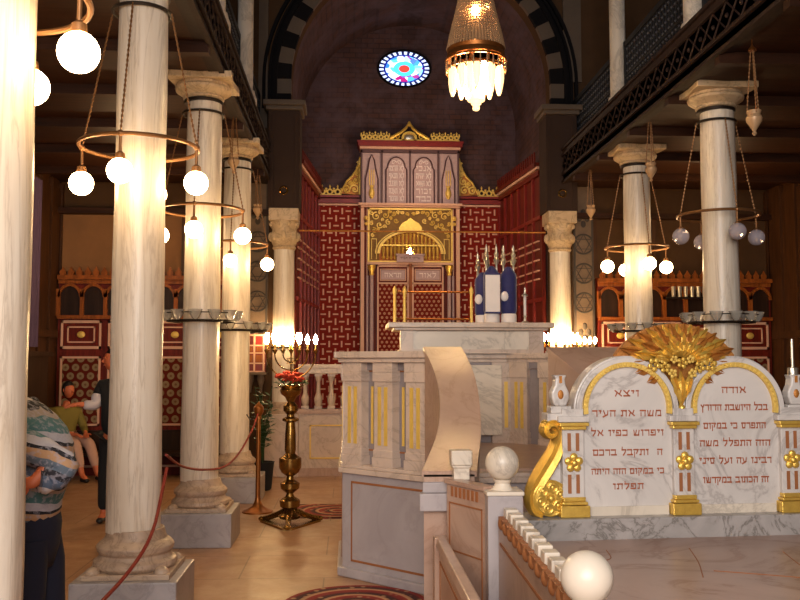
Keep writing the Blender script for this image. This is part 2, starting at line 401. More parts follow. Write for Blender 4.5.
# square Hebrew letters drawn as strokes: (width, [(x0, z0, x1, z1), ...]), level strokes heavy, upright ones light
HEB = {
 'א': (.85, [(.05, .95, .82, .08), (.78, .98, .60, .45), (.10, .03, .28, .60)]), 'ב': (.8, [(0, .9, .66, .9), (.62, .9, .62, .1), (0, .1, .8, .1)]),
 'ג': (.5, [(.1, .9, .45, .9), (.4, .9, .44, .0), (.4, .35, .04, .05)]), 'ד': (.75, [(0, .9, .75, .9), (.6, .9, .6, 0)]), 'ה': (.75, [(0, .9, .75, .9), (.66, .9, .66, 0), (.1, .6, .1, 0)]),
 'ו': (.35, [(.02, .9, .3, .9), (.24, .9, .24, 0)]), 'ז': (.4, [(0, .9, .4, .9), (.2, .9, .2, 0)]), 'ח': (.75, [(0, .9, .75, .9), (.66, .9, .66, 0), (.1, .9, .1, 0)]),
 'ט': (.75, [(.08, .9, .08, .1), (.05, .1, .7, .1), (.68, .1, .68, .85), (.68, .9, .38, .8)]), 'י': (.35, [(.02, .9, .3, .9), (.25, .9, .2, .5)]),
 'כ': (.75, [(0, .9, .62, .9), (.62, .9, .62, .1), (0, .1, .62, .1)]), 'ך': (.7, [(0, .9, .66, .9), (.62, .9, .62, -.35)]), 'ל': (.7, [(.1, 1.4, .1, .9), (.05, .9, .66, .9), (.62, .9, .55, .5), (.56, .5, .25, 0)]),
 'מ': (.85, [(.16, .95, .05, 0), (.16, .9, .72, .9), (.74, .9, .74, .1), (.36, .1, .78, .1)]), 'ם': (.78, [(0, .9, .74, .9), (.68, .9, .68, .1), (.08, .1, .72, .1), (.1, .9, .1, .1)]),
 'נ': (.5, [(.18, .9, .46, .9), (.42, .9, .42, .1), (0, .1, .46, .1)]), 'ן': (.35, [(.02, .9, .3, .9), (.24, .9, .24, -.35)]), 'ס': (.78, [(0, .9, .74, .9), (.66, .9, .6, .1), (.16, .1, .6, .1), (.08, .9, .16, .1)]),
 'ע': (.78, [(.08, .95, .32, .18), (.7, .95, .62, .3), (.64, .3, .0, -.08)]), 'פ': (.78, [(.05, .9, .66, .9), (.66, .9, .66, .1), (0, .1, .66, .1), (.08, .9, .08, .55), (.06, .5, .34, .5)]),
 'ף': (.72, [(.05, .9, .66, .9), (.62, .9, .62, -.35), (.08, .9, .08, .55), (.06, .5, .34, .5)]), 'צ': (.78, [(.72, .98, .42, .5), (.05, .95, .70, .12), (.05, .1, .78, .1)]), 'ץ': (.7, [(.66, .98, .36, .5), (.05, .95, .36, .5), (.36, .5, .36, -.35)]),
 'ק': (.75, [(0, .9, .7, .9), (.66, .9, .42, .25), (.12, .6, .12, -.35)]), 'ר': (.68, [(0, .9, .62, .9), (.6, .9, .6, 0)]), 'ש': (.95, [(.08, .95, .16, .1), (.46, .95, .30, .12), (.86, .95, .76, .1), (.12, .1, .8, .1)]),
 'ת': (.8, [(.02, .9, .75, .9), (.68, .9, .68, 0), (.2, .9, .17, .1), (0, .1, .2, .1)]), ' ': (.4, [])}
def text_mesh(mb, txt, size, cx, cz, y, ext=.003, width=None, **k_):
    """adds raised Hebrew lettering (read right to left) standing in the xz plane, facing -y, centred on cx"""
    h = size*.62; tot = sum(HEB[c][0]+.2 for c in txt)-.2; k = (width/tot) if width else h
    x = cx+tot*k/2
    for c in txt:
        w, st = HEB[c]; x -= w*k
        for (a, b, d, e) in st:
            p0 = Vector((x+a*k, cz+b*h)); p1 = Vector((x+d*k, cz+e*h)); dv = (p1-p0); L = dv.length; dv /= L; lev = abs(dv.x)
            th = h*(.055+.06*lev); nv = Vector((-dv.y, dv.x))*th; p0 = p0-dv*th*.5; p1 = p1+dv*th*.5
            q = [p0-nv, p1-nv, p1+nv, p0+nv]
            mb.add([(v.x, y-ext, v.y) for v in q]+[(v.x, y+.001, v.y) for v in q], [(0, 1, 2, 3), (7, 6, 5, 4), (0, 4, 5, 1), (1, 5, 6, 2), (2, 6, 7, 3), (3, 7, 4, 0)])
        x -= .2*k

# ------------------------------------------------------------------ camera
H = 1.65
yaw = math.atan(52/880); pit = math.atan(62*math.cos(yaw)/880)
fw = Vector((math.sin(yaw)*math.cos(pit), math.cos(yaw)*math.cos(pit), math.sin(pit)))
cam = bpy.data.cameras.new('camera'); cam.sensor_width = 36; cam.lens = 880*36/800; cam.clip_start = .05
co_ = bpy.data.objects.new('camera', cam); COL.objects.link(co_)
co_.location = (0, 0, H); co_.rotation_euler = fw.to_track_quat('-Z', 'Y').to_euler(); SC.camera = co_

# ================================================================== THE SETTING
XL, XR = -4.3, 6.55            # outer walls
LX, RX = -1.375, 3.62          # column rows
ROWY = (3.45, 5.9, 8.35, 10.8)
YA = 13.3                      # wall that carries the great arch
YB = 16.1                      # back wall of the apse
ZT = 9.3
struct(MB().box((XL-.2, -2.5, -.2), (XR+.2, YB+.2, 0)), 'floor', 'floor')
struct(MB().box((XL-.2, -2.5, ZT), (XR+.2, YB+.2, ZT+.2)), 'ceiling', 'darkwood')
# outer walls; upper storey has a row of assumed windows opening into the galleries
def sidewall(name, x0, x1):
    b = MB().box((x0, -2.5, 0), (x1, YA, 6.0)).box((x0, -2.5, 7.4), (x1, YA, ZT))
    ys = [-2.5, 1.2, 2.2, 4.2, 5.2, 7.2, 8.2, 10.2, 11.2, YA]
    for i in range(0, len(ys), 2): b.box((x0, ys[i], 6.0), (x1, ys[i+1], 7.4))
    struct(b, name, 'wallwood')
sidewall('wall_left', XL-.2, XL); sidewall('wall_right', XR, XR+.2)
k = 0
for x in (XL-.1, XR+.1):
    for y in (1.7, 4.7, 7.7, 10.7):
        k += 1
        w = struct(MB().box((x-.01, y-.5, 6.0), (x+.01, y+.5, 7.4)), 'window_%d' % k, 'daylight')  # assumed window, its glowing pane added for cool light in the galleries
# arch wall
b = MB(); R = 2.0; AC = 5.95; n = 32
b.box((XL, YA, 0), (CX-R, YA+.25, AC)).box((CX+R, YA, 0), (XR, YA+.25, AC))
b.box((XL, YA, AC), (CX-R, YA+.25, ZT)).box((CX+R, YA, AC), (XR, YA+.25, ZT))
for i in range(n):
    a0, a1 = PI-PI*i/n, PI-PI*(i+1)/n
    p0 = (CX+R*math.cos(a0), AC+R*math.sin(a0)); p1 = (CX+R*math.cos(a1), AC+R*math.sin(a1))
    b.slab([p0, (p0[0], ZT), (p1[0], ZT), p1], YA, YA+.25)
struct(b, 'wall_end', 'plaster')
# apse
struct(MB().box((CX-2.1, YB, 0), (CX+2.1, YB+.2, ZT)), 'wall_back', 'brick')
struct(MB().box((CX-2.2, YA+.25, 0), (CX-2.0, YB, AC)), 'wall_apse_left', 'brick')
struct(MB().box((CX+2.0, YA+.25, 0), (CX+2.2, YB, AC)), 'wall_apse_right', 'brick')
b = MB().arch(CX, AC, 2.0, 2.2, YA+.25, YB, 0, PI, 32); struct(b, 'wall_vault', 'brick')
struct(MB().box((CX-2.0, 13.2, 0), (CX+2.0, YB, .42)), 'floor_apse', 'pinkmarble')
# great arch: alternate pale and dark voussoirs with grey mouldings
b = MB(); n = 27
for i in range(n):
    b.use(i % 2); b.arch(CX, AC, 2.0, 2.21, YA-.09, YA+.02, PI*i/n, PI*(i+1)/n, 3)
for s in (-1, 1):
    for j in range(2): b.use(j % 2); b.box((CX+s*2.0, YA-.09, 5.5+.225*j), (CX+s*2.21, YA+.02, 5.725+.225*j))
struct(b, 'trim_1', ['archblack', 'archbeige'])
b = MB()
for r0, r1, d in ((2.21, 2.26, .13), (2.26, 2.31, .06), (2.31, 2.35, .10), (2.39, 2.44, .07)):
    for s in (-1, 1): b.box((CX+s*r0, YA-d, 5.5), (CX+s*r1, YA+.02, 5.95))
    b.arch(CX, AC, r0, r1, YA-d, YA+.02, 0, PI, 40)
struct(b, 'trim_2', 'archblack')
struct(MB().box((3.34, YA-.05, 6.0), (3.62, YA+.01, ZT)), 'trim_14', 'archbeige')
struct(MB().box((-1.38, YA-.05, 5.2), (-1.24, YA+.01, ZT)), 'trim_15', 'archbeige')
# aisle ceilings = gallery floors, with cross beams
for side, x0, x1 in (('left', XL, -1.18), ('right', 3.21, XR)):
    b = MB().box((x0, -2.5, 4.34), (x1, YA, 4.76))
    struct(b, 'ceiling_gallery_'+side, 'ceilwood')
    b = MB()
    for y in [i*1.225+.0 for i in range(0, 11)]: b.box((x0-(.0 if side == 'left' else -.0), y-.05, 4.24), (x1, y+.05, 4.34))
    b.box((x0, 13.1, 3.84), (x1, 13.3, 3.92))
    struct(b, 'trim_%d' % (3 if side == 'left' else 4), 'ceilwood')
# gallery fronts: carved timber beam
def fascia(idx, xf, sgn):
    o = thing('trim_%d' % idx, None, None, (xf, 5, 4.42)); o['kind'] = 'structure'
    MB().box((xf, -2.5, 4.42), (xf+.12*sgn, YA, 4.92)).build('beam', 'fascia', o)
    b = MB()
    for z in (4.40, 4.52, 4.80, 4.9): b.box((xf-.03*sgn, -2.5, z), (xf+.02*sgn, YA, z+.035))
    y = -2.4
    while y < YA-.3:
        b.tube([(xf-.008*sgn, y, 4.56), (xf-.008*sgn, y+.14, 4.68), (xf-.008*sgn, y+.28, 4.56)], .011, 4)
        b.tube([(xf-.008*sgn, y, 4.80), (xf-.008*sgn, y+.14, 4.68), (xf-.008*sgn, y+.28, 4.80)], .011, 4)
        b.sphere((xf, y+.0, 4.68), .025, 6, 4); y += .28
    b.build('carved_trim', 'fasciatrim', o)
    o.location.z -= .09
    return o
fascia(5, -1.18, -1); fascia(6, 3.21, 1)

# lattice balustrades of the galleries, one per bay
def lattice(xf, y0, y1, label):
    o = thing('gallery_screen', label, 'screen', (xf, (y0+y1)/2, 4.92), 'turned wooden screens along the galleries')
    b = MB().box((xf-.03, y0, 4.92), (xf+.03, y1, 4.98)).box((xf-.03, y0, 5.72), (xf+.03, y1, 5.79)).box((xf-.03, y0, 5.32), (xf+.03, y1, 5.35))
    for y in (y0, y1-.05): b.box((xf-.03, y, 4.92), (xf+.03, y+.05, 5.79))
    b.build('frame', 'lattice', o)
    g = MB(); h = MB(); ny = int((y1-y0)/.095)
    for i in range(1, ny):
        y = y0+(y1-y0)*i/ny; g.box((xf-.012, y-.014, 4.95), (xf+.012, y+.014, 5.74))
        for j in range(8):
            z = 5.02+j*.094; h.add([(xf+dx*.03, y+dy*.03, z+dz*.034) for dx, dy, dz in ((1,0,0),(-1,0,0),(0,1,0),(0,-1,0),(0,0,1),(0,0,-1))],
                                   [(0,2,4),(2,1,4),(1,3,4),(3,0,4),(2,0,5),(1,2,5),(3,1,5),(0,3,5)])
    for j in range(8): g.box((xf-.01, y0, 5.008+j*.094), (xf+.01, y1, 5.032+j*.094))
    g.box((xf+(.02 if xf > 0 else -.05), y0, 4.95), (xf+(.05 if xf > 0 else -.02), y1, 5.74))
    g.build('lattice', 'lattice', o); hb = h.build('turned_beads', 'bead', o); hb['kind'] = 'stuff'; o.location.z -= .1; o.location.x -= .05 if xf > 0 else -.03
bays = [(5.98, 8.27), (8.43, 10.72), (10.88, 13.2)]
for i, (y0, y1) in enumerate(bays):
    nm = ('nearest the camera', 'in the middle bay', 'nearest the great arch')[i]
    lattice(-1.40, y0, y1, 'black lattice screen on the left gallery edge, '+nm)
    lattice(3.55, y0, y1, 'black lattice screen on the right gallery edge, '+nm)

def gallery_column(x, y, label):
    o = thing('gallery_column', label, 'column', (x, y, 4.92), 'slender pale columns standing on the galleries')
    MB().lathe([(.15, 4.92), (.15, 5.0), (.13, 5.05), (.12, 5.10)], (x, y, 0), 20).build('base', 'whitemarble', o)
    MB().lathe([(.10, 5.08), (.095, 7.6)], (x, y, 0), 20).build('shaft', 'whitemarble', o)
    MB().lathe([(.10, 7.6), (.12, 7.7), (.17, 7.85), (.17, 7.95)], (x, y, 0), 20).build('capital', 'whitemarble', o); o.location.z -= .1; o.location.x -= .05 if x > 0 else -.02
for i, y in enumerate((8.35, 10.8)):
    gallery_column(3.47, y, 'white gallery column above the lattice on the right, '+('closer one at the top edge' if i == 0 else 'farther one with its full lower shaft in view'))
gallery_column(-1.31, 10.8, 'thin white gallery column above the left beam beside the arch wall')
gallery_column(-1.31, 8.35, 'white column of the left gallery standing above the second capital')
for x0, x1, i in ((-1.5, -1.2, 7), (3.3, 3.6, 8)):
    struct(MB().box((x0, 5, 7.95), (x1, YA, 8.3)), 'trim_%d' % i, 'fascia')

# ================================================================== COLUMNS
def column(x, y, label, h=4.42, s=1.0):
    o = thing('marble_column', label, 'column', (x, y, 0), 'veined marble columns carrying the galleries')
    x0_ = x; x = x+.03
    MB().box((x-.325, y-.325, 0), (x+.325, y+.325, .30)).build('plinth', 'plinth', o, bevel=.008)
    b = MB().box((x-.27, y-.27, .30), (x+.27, y+.27, .335))
    b.lathe([(.25, .335), (.265, .355), (.26, .385), (.235, .40), (.222, .425), (.24, .445), (.245, .475), (.222, .50), (.2, .515), (.188, .54), (.178, .58)], (x, y, 0), 32)
    for a in range(4):
        t = PI/4+a*PI/2; b.sphere((x+.30*math.cos(t), y+.30*math.sin(t), .335), .05, 10, 6, (1, 1, .8))
    b.build('base', 'colbase', o, bevel=.004); x = x0_+.012
    # shaft: very slightly faceted by wear
    pr = [(.175-.012*i/10+.003*math.sin(i*1.7), .56+(4.14-.56)*i/10) for i in range(11)]
    MB().lathe(pr, (x, y, 0), 14).build('shaft', 'column', o, sharp=60)
    x = x0_
    MB().lathe([(.180, 4.085), (.184, 4.09), (.184, 4.11), (.180, 4.115)], (x, y, .015), 28).build('iron_collar', 'iron', o)
    b = MB().lathe([(.165, 4.13), (.19, 4.14), (.195, 4.155), (.185, 4.165), (.225, 4.19), (.262, 4.215), (.27, 4.24), (.25, 4.255), (.25, 4.29)], (x, y, 0), 32)
    q = []
    for k in range(4):
        c = [(1, 1), (-1, 1), (-1, -1), (1, -1)][k]; d = [(1, 1), (-1, 1), (-1, -1), (1, -1)][(k+1) % 4]
        q += [(x+.30*c[0], y+.30*c[1]), (x+.30*c[0]*.85+.30*d[0]*.15, y+.30*c[1]*.85+.30*d[1]*.15)]
        mx, my = (c[0]+d[0])/2, (c[1]+d[1])/2; q.append((x+.275*mx, y+.275*my))
        q.append((x+.30*c[0]*.15+.30*d[0]*.85, y+.30*c[1]*.15+.30*d[1]*.85))
    b.prism(q, 4.28, 4.34); b.build('capital', 'capital', o, bevel=.004)
    return o
c0 = column(-1.41, ROWY[0], 'nearest cream marble column, cut off by the left edge')
for i, (x, y, l) in enumerate([
    (-1.40, ROWY[1], 'tall cream marble column on a square plinth, with the big lit globe ring'),
    (-1.385, ROWY[2], 'cream marble column of the left row behind the one with the big globes'),
    (LX, ROWY[3], 'farthest cream marble column of the left row, next to the brass stanchion'),
    (RX, ROWY[2], 'cream marble column on the right with unlit clear globes around it'),
    (RX, ROWY[3], 'cream marble column on the right with lit globes around it')]):
    dup(c0, (x, y, 0), l)

# columns of the great arch: marble shaft, carved capital, tall dark pier and impost
def arch_column(x, lab1):
    o = thing('arch_column', lab1, 'column', (x, 13.05, 0), 'columns under the great arch')
    y = 13.05
    MB().box((x-.24, y-.24, 0), (x+.24, y+.24, .9)).build('pedestal', 'warmmarble', o, bevel=.01)
    MB().lathe([(.21, .9), (.21, .95), (.185, .98), (.19, 1.03), (.165, 1.07)], (x, y, 0), 24).build('base', 'colbase', o)
    MB().lathe([(.16, 1.05), (.158, 2.2), (.15, 3.32)], (x, y, 0), 24).build('shaft', 'column', o)
    b = MB().lathe([(.155, 3.30), (.175, 3.33), (.16, 3.36), (.17, 3.38), (.205, 3.46), (.195, 3.52), (.18, 3.6), (.2, 3.66), (.215, 3.72)], (x, y, 0), 24)
    for a in range(8):
        t = a*PI/4; b.sphere((x+.195*math.cos(t), y+.195*math.sin(t), 3.5), .045, 8, 6, (1, 1, 1.6)); b.sphere((x+.2*math.cos(t+.39), y+.2*math.sin(t+.39), 3.68), .035, 8, 6, (1, 1, 1.2))
    b.box((x-.215, y-.215, 3.72), (x+.215, y+.215, 3.9)); b.build('capital', 'capital', o, bevel=.005)
    b = MB().box((x-.235, y-.2, 3.9), (x+.235, 13.34, 5.36))
    for dx in (-.17, .17): b.box((x+dx-.02, y-.215, 3.95), (x+dx+.02, y-.19, 5.3))
    b.build('pier', 'pier', o, bevel=.006)
    r = MB(); pts = [(x+.055*math.cos(2*PI*k/16), y-.215, 4.16+.055*math.sin(2*PI*k/16)) for k in range(16)]
    r.tube(pts, .014, 6, True); r.build('wall_ring', 'brass', o)
    b = MB().box((x-.27, y-.25, 5.36), (x+.27, 13.34, 5.42)).box((x-.31, y-.29, 5.42), (x+.31, 13.34, 5.5))
    b.build('impost', 'archbeige', o, bevel=.01)
arch_column(-.95, 'left marble column under the great arch, topped by a tall dark pier')
arch_column(3.19, 'right marble column under the great arch, topped by a tall dark pier')
# carved relief strips beside them
def relief(x0, x1, label):
    o = thing('carved_wall_panel', label, 'wall panel', ((x0+x1)/2, 13.25, 1.7), 'carved stone strips beside the great arch')
    MB().box((x0, 13.22, 1.6), (x1, 13.3, 4.4)).build('backing', 'relief', o)
    cx = (x0+x1)/2; b = MB()
    for cz in (2.55, 3.0, 3.45):
        R1 = .15
        b.tube([(cx+R1*math.cos(2*PI*k/24), 13.215, cz+R1*math.sin(2*PI*k/24)) for k in range(24)], .014, 6, True)
        for s in (0, PI): b.tube([(cx+R1*math.cos(s+PI/2+2*PI*k/3), 13.21, cz+R1*math.sin(s+PI/2+2*PI*k/3)) for k in range(3)], .01, 5, True)
    for xx in (x0+.02, x1-.02): b.box((xx-.014, 13.2, 1.6), (xx+.014, 13.22, 4.4))
    for cz in (2.1, 3.85):
        for q in range(4): b.sphere((cx+.06*math.cos(q*PI/2), 13.21, cz+.09*math.sin(q*PI/2)), .04, 8, 5, (1, .4, 1.4))
    b.build('star_relief', 'reliefd', o)
relief(3.44, 3.76, 'brown carved stone strip with star medallions right of the arch column')
relief(-1.52, -1.20, 'brown carved stone strip left of the left arch column')

# tie rod across the arch
tag(MB().tube([(-.73, 13.05, 3.6), (2.98, 13.05, 3.6)], .012, 8).build('tie_rod', 'golddark'), 'thin metal rod spanning the great arch between the two capitals', 'rod')

# ================================================================== AISLE ENDS
def arcade_screen(x0, x1, label):
    o = thing('wooden_screen', label, 'screen', ((x0+x1)/2, 13.2, 0))
    y = 13.18
    MB().box((x0, y, 0), (x1, 13.3, 2.93)).build('backing', 'redwood', o)
    n = max(2, round((x1-x0)/.66)); w = (x1-x0)/n
    for i in range(n):
        a, c = x0+i*w+.05, x0+(i+1)*w-.05
        f = MB()
        for (p, q, r, s) in ((a, c, 1.84, 1.88), (a, c, 2.22, 2.26), (a, c, 1.7, 1.73), (a, c, .72, .75), (a, c, .62, .65), (a, c, .12, .15)):
            f.box((p, y-.015, r), (q, y, s))
        for xx in (a, c-.03):
            for r, s in ((1.84, 2.26), (.72, 1.73), (.12, .65)): f.box((xx, y-.015, r), (xx+.03, y, s))
        for r, s in ((1.93, 1.95), (2.15, 2.17)): f.box((a+.09, y-.012, r), (c-.09, y, s))
        for xx in (a+.09, c-.11): f.box((xx, y-.012, 1.93), (xx+.02, y, 2.17))
        f.build('panel_frame', 'redtrim', o)
        MB().box((a+.03, y-.008, .75), (c-.03, y, 1.7)).build('rosette_panel', 'hexes', o)
        MB().sphere(((a+c)/2, y-.01, 2.05), .05, 12, 6, (1.2, .25, 1)).build('boss', 'goldlight', o)
    # arcade frieze
    m = n*2; w2 = (x1-x0)/m; b = MB(); d = MB()
    for i in range(m):
        a = x0+i*w2; cx = a+w2/2
        b.box((a-.02, y-.05, 2.32), (a+.035, y, 2.72)); r = w2/2-.03
        b.arch(cx, 2.6, r, r+.035, y-.05, y, 0, PI, 10, 1, 1.15)
        d.slab([(cx-r, 2.34), (cx+r, 2.34)]+[(cx+r*math.cos(PI*k/8), 2.6+1.15*r*math.sin(PI*k/8)) for k in range(9)], y-.006, y)
    b.box((x0, y-.07, 2.28), (x1, y, 2.33)).box((x0, y-.09, 2.86), (x1, y, 2.92)).box((x0, y-.03, 2.8), (x1, y, 2.86))
    b.build('arcade_frieze', 'orangewood', o); d.build('arcade_recess', 'darkwood', o)
    c = MB(); x = x0+.03
    while x < x1-.05:
        c.slab([(x, 2.92), (x+.07, 2.92), (x+.085, 2.97), (x+.06, 3.0), (x+.035, 3.05), (x+.01, 3.0), (x-.015, 2.97)], y-.05, y-.03); x += .12
    c.build('cresting', 'orangewood', o)
arcade_screen(XL+.05, -1.53, 'dark red panelled screen with rosettes and arcade closing the left aisle')
arcade_screen(3.80, XR-.05, 'dark red panelled screen with arcade closing the right aisle')
for x0, x1, i in ((XL, -1.53, 9), (3.78, XR, 10)):
    b = MB().box((x0, 13.26, 2.93), (x1, 13.3, 3.84))
    struct(b, 'wall_upper_panel_left' if i == 9 else 'wall_upper_panel_right', 'plasterwarm' if i == 9 else 'plaster')
    b = MB(); nn = 3
    for q in range(nn+1):
        xx = x0+(x1-x0)*q/nn; b.box((xx-.03, 13.2, 2.93), (xx+.03, 13.27, 3.84))
    struct(b, 'trim_%d' % i, 'wallwood')
# side walls of the aisles: tall boards
def boards(x, sg, i):
    b = MB(); y = .1
    while y < 13.1:
        b.box((x, y, 0), (x+.03*sg, y+.36, 4.2)); b.box((x, y+.36, 0), (x+.06*sg, y+.44, 4.3)); y += .44
    b.box((x, 0, 2.0), (x+.08*sg, 13.1, 2.1)).box((x, 0, 0), (x+.09*sg, 13.1, .18))
    struct(b, 'trim_%d' % i, 'wallwood')
boards(XL, 1, 11); boards(XR, -1, 12)
b = MB(); pts = []
for k in range(25):
    yy = 11.6+.5*k/24; pts.append((XL+.14+.03*math.sin(k*1.3), yy))
poly = pts+[(XL+.09, 12.1), (XL+.09, 11.6)]
tag(b.prism(poly, 1.85, 4.1).build('curtain', 'purple'), 'muted purple curtain hanging on the left aisle wall', 'curtain')

# small red cabinet and bracket left of the arch column
o = thing('wall_cabinet', 'small orange-red panelled cabinet on the wall left of the arch column', 'cabinet', (-1.36, 13.1, 1.45))
MB().box((-1.51, 13.02, 1.50), (-1.21, 13.21, 2.06)).build('body', 'redpaint', o)
f = MB()
for a in (-1.505, -1.37, -1.235):
    f.box((a-.01, 13.0, 1.5), (a+.015, 13.02, 2.06))
for z in (1.5, 1.62, 1.77, 1.88, 2.03): f.box((-1.51, 13.0, z), (-1.21, 13.02, z+.02))
f.build('door_frame', 'redtrim', o)
f = MB()
for a in (-1.44, -1.30): f.box((a-.045, 13.005, 1.65), (a+.045, 13.02, 1.75)).box((a-.04, 13.005, 1.8), (a+.04, 13.02, 1.87))
f.build('light_panel', 'orangewood', o)
f = MB().box((-1.53, 13.0, 1.46), (-1.19, 13.22, 1.5))
for a in (-1.44, -1.28): f.lathe([(.05, 1.46), (.06, 1.4), (.03, 1.3), (.02, 1.2)], (a, 13.14, 0), 10)
f.build('bracket', 'relief', o)

# ================================================================== APSE AND ARK
YP = 15.98                                             # face of the marquetry wall
w = MB(); nn = 28
WC = (1.03, YB-.03, 7.12)
w.add([(WC[0]+.47*math.cos(2*PI*k/nn), WC[1]+.02, WC[2]+.33*math.sin(2*PI*k/nn)) for k in range(nn)], [list(range(nn))])
wo = w.build('window_pane', 'stained', at=(WC[0], WC[1]+.02, WC[2])); wo.name = 'window_9'; wo['kind'] = 'structure'
b = MB().arch(WC[0], WC[2], .47, .51, YB-.05, YB+.0, 0, 2*PI, 40, 1, .71)
struct(b, 'window_frame_trim_13', 'archblack')

def crest_row(b, x0, x1, z0, y, h=.17, n=5):
    p = (x1-x0)/n
    b.box((x0, y-.02, z0), (x1, y+.01, z0+.025))
    for i in range(n):
        cx = x0+(i+.5)*p; r = p*.32
        b.tube([(cx+r*math.cos(2*PI*k/12), y, z0+.07+r*math.sin(2*PI*k/12)) for k in range(12)], .018, 5, True)
        b.tube([(cx, y, z0+.07+r), (cx, y, z0+h)], [.018, .004], 5)
        b.sphere((cx, y, z0+h-.03), .018, 6, 4)
        for s in (-1, 1): b.tube([(cx+s*r*.7, y, z0+.03), (cx+s*p*.5, y, z0+.10), (cx+s*p*.42, y, z0+.14)], .015, 5)
def spiral(b, cx, cz, y, r, turns=1.4, a0=0, sg=1, th=.014, n=22):
    b.tube([(cx+sg*r*(1-.8*k/n)*math.cos(a0+turns*2*PI*k/n), y, cz+r*(1-.8*k/n)*math.sin(a0+turns*2*PI*k/n)) for k in range(n+1)], [th*(1-.4*k/n) for k in range(n+1)], 5)

# flanking marquetry walls with crestings
def flank(s, label):
    xa, xb = (-.55, .21) if s < 0 else (2.03, 2.80)
    o = thing('marquetry_wall_panel', label, 'wall panel', ((xa+xb)/2, YP, .42), 'basket-weave panels beside the ark')
    MB().box((xa, YP, .42), (xb, YB, 4.58)).build('panel', 'weave', o)
    b = MB().box((xa, YP-.05, 4.50), (xb, YB, 4.53)); b.build('pale_strip', 'redtrim', o)
    b = MB().box((xa, YP-.08, 4.54), (xb, YB, 4.62)).box((xa, YP-.1, 4.64), (xb, YB, 4.68))
    e = xa if s < 0 else xb-.03; b.box((e, YP-.03, .42), (e+.03, YP, 4.5)); b.build('cornice', 'redpaint', o)
    c = MB(); lo, hi = (xa, xa+.42) if s < 0 else (xb-.42, xb)
    crest_row(c, lo, hi, 4.68, YP-.04, .20, 3)
    # scrolled gable rising towards the ark
    inner = xb if s < 0 else xa; d = -s*-1
    pts = [(inner, 4.70), (inner, 5.40), (inner+s*.06, 5.18), (inner+s*.14, 5.05), (inner+s*.24, 4.95), (inner+s*.36, 4.72)]
    c.tube([(p[0], YP-.04, p[1]) for p in pts[1:]], .018, 5)
    c.tube([(inner+s*.01, YP-.04, 4.7), (inner+s*.01, YP-.04, 5.36)], .02, 5)
    MB().slab([pts[0], pts[1], pts[2], pts[3], pts[4], pts[5]], YP-.02, YP+.0).build('gable_ground', 'golddark', o)
    for (dx, cz, r, a) in ((.10, 4.80, .085, 0), (.25, 4.79, .075, 1), (.08, 4.96, .07, 2), (.17, 4.92, .05, 3), (.055, 5.09, .05, 1), (.045, 5.2, .035, 2), (.03, 5.29, .025, 0)):
        spiral(c, inner+s*dx, cz, YP-.05, r, 1.3, a, s, .020)
        c.sphere((inner+s*dx, YP-.05, cz), r*.28, 8, 5)
    c.build('gilded_cresting', 'goldlight', o)
flank(-1, 'red basket-weave wall panel with gilded crest, left of the ark')
flank(1, 'red basket-weave wall panel with gilded crest, right of the ark')
# splayed side panelling of the apse
def splay(s, label):
    p0 = (-.55, 16.0) if s < 0 else (2.79, 16.0); p1 = (-.80, 13.6) if s < 0 else (3.04, 13.6)
    d = Vector((p1[0]-p0[0], p1[1]-p0[1], 0)); L = d.length; t = d/L; n = Vector((-s*t.y*-1, s*t.x*-1, 0))
    n = Vector((t.y, -t.x, 0)); n = n if n.x*-s > 0 else -n
    o = thing('side_panelling', label, 'wall panelling', (p0[0], p0[1], .42), 'red panelling on the apse sides')
    B = lambda a, b_, c, d_, e, f: MB().obox(p0, t, n, a, b_, c, d_, e, f)
    B(0, L, -.06, 0, .42, 4.75).build('backing', 'redwood', o)
    b = MB()
    for k in range(6): b.obox(p0, t, n, L*k/6, L*k/6+.06, 0, .035, .42, 4.6)
    for z in (1.4, 2.6, 3.9): b.obox(p0, t, n, 0, L, 0, .03, z, z+.06)
    b.build('stiles', 'redpaint', o)
    b = MB()
    for z in (2.95, 3.08, 3.25, 3.42, 3.55): b.obox(p0, t, n, .1, L-.1, 0, .03, z, z+.022)
    b.obox(p0, t, n, 0, L, 0, .07, 4.70, 4.74); b.build('pale_rails', 'redtrim', o)
    b = MB().obox(p0, t, n, 0, L, 0, .11, 4.74, 4.80).obox(p0, t, n, 0, L, 0, .05, 4.6, 4.68)
    q = .05
    while q < L-.1:
        b.obox(p0, t, n, q, q+.05, .04, .06, 4.80, 4.94); b.obox(p0, t, n, q+.01, q+.04, .04, .06, 4.94, 5.0); q += .12
    b.build('cornice', 'redwood', o)
splay(-1, 'dark red panelling lining the left side of the apse')
splay(1, 'dark red panelling lining the right side of the apse')

ark = thing('torah_ark', 'tall carved ark with gilded tympanum, red marquetry doors and gold cresting', 'ark', (CX, 15.9, .42))
def A(mb, name, mat, par=ark, **k): return mb.build(name, mat, par, **k)
YF = 15.80
A(MB().box((CX-.88, YF+.02, .42), (CX+.88, YB, 4.48)), 'body', 'redwood')
b = MB()
for s in (-1, 1):
    b.box((CX+s*.90, YF-.03, .42), (CX+s*.835, YF+.03, 4.46)); b.box((CX+s*.79, YF-.02, .42), (CX+s*.775, YF+.03, 4.46))
b.box((CX-.9, YF-.08, 4.44), (CX+.9, YF+.05, 4.47)).box((CX-.94, YF-.12, 4.47), (CX+.94, YB, 4.51))
b.box((CX-.78, YF-.05, 3.40), (CX+.78, YF+.03, 3.44))
A(b, 'frame', 'redtrim')
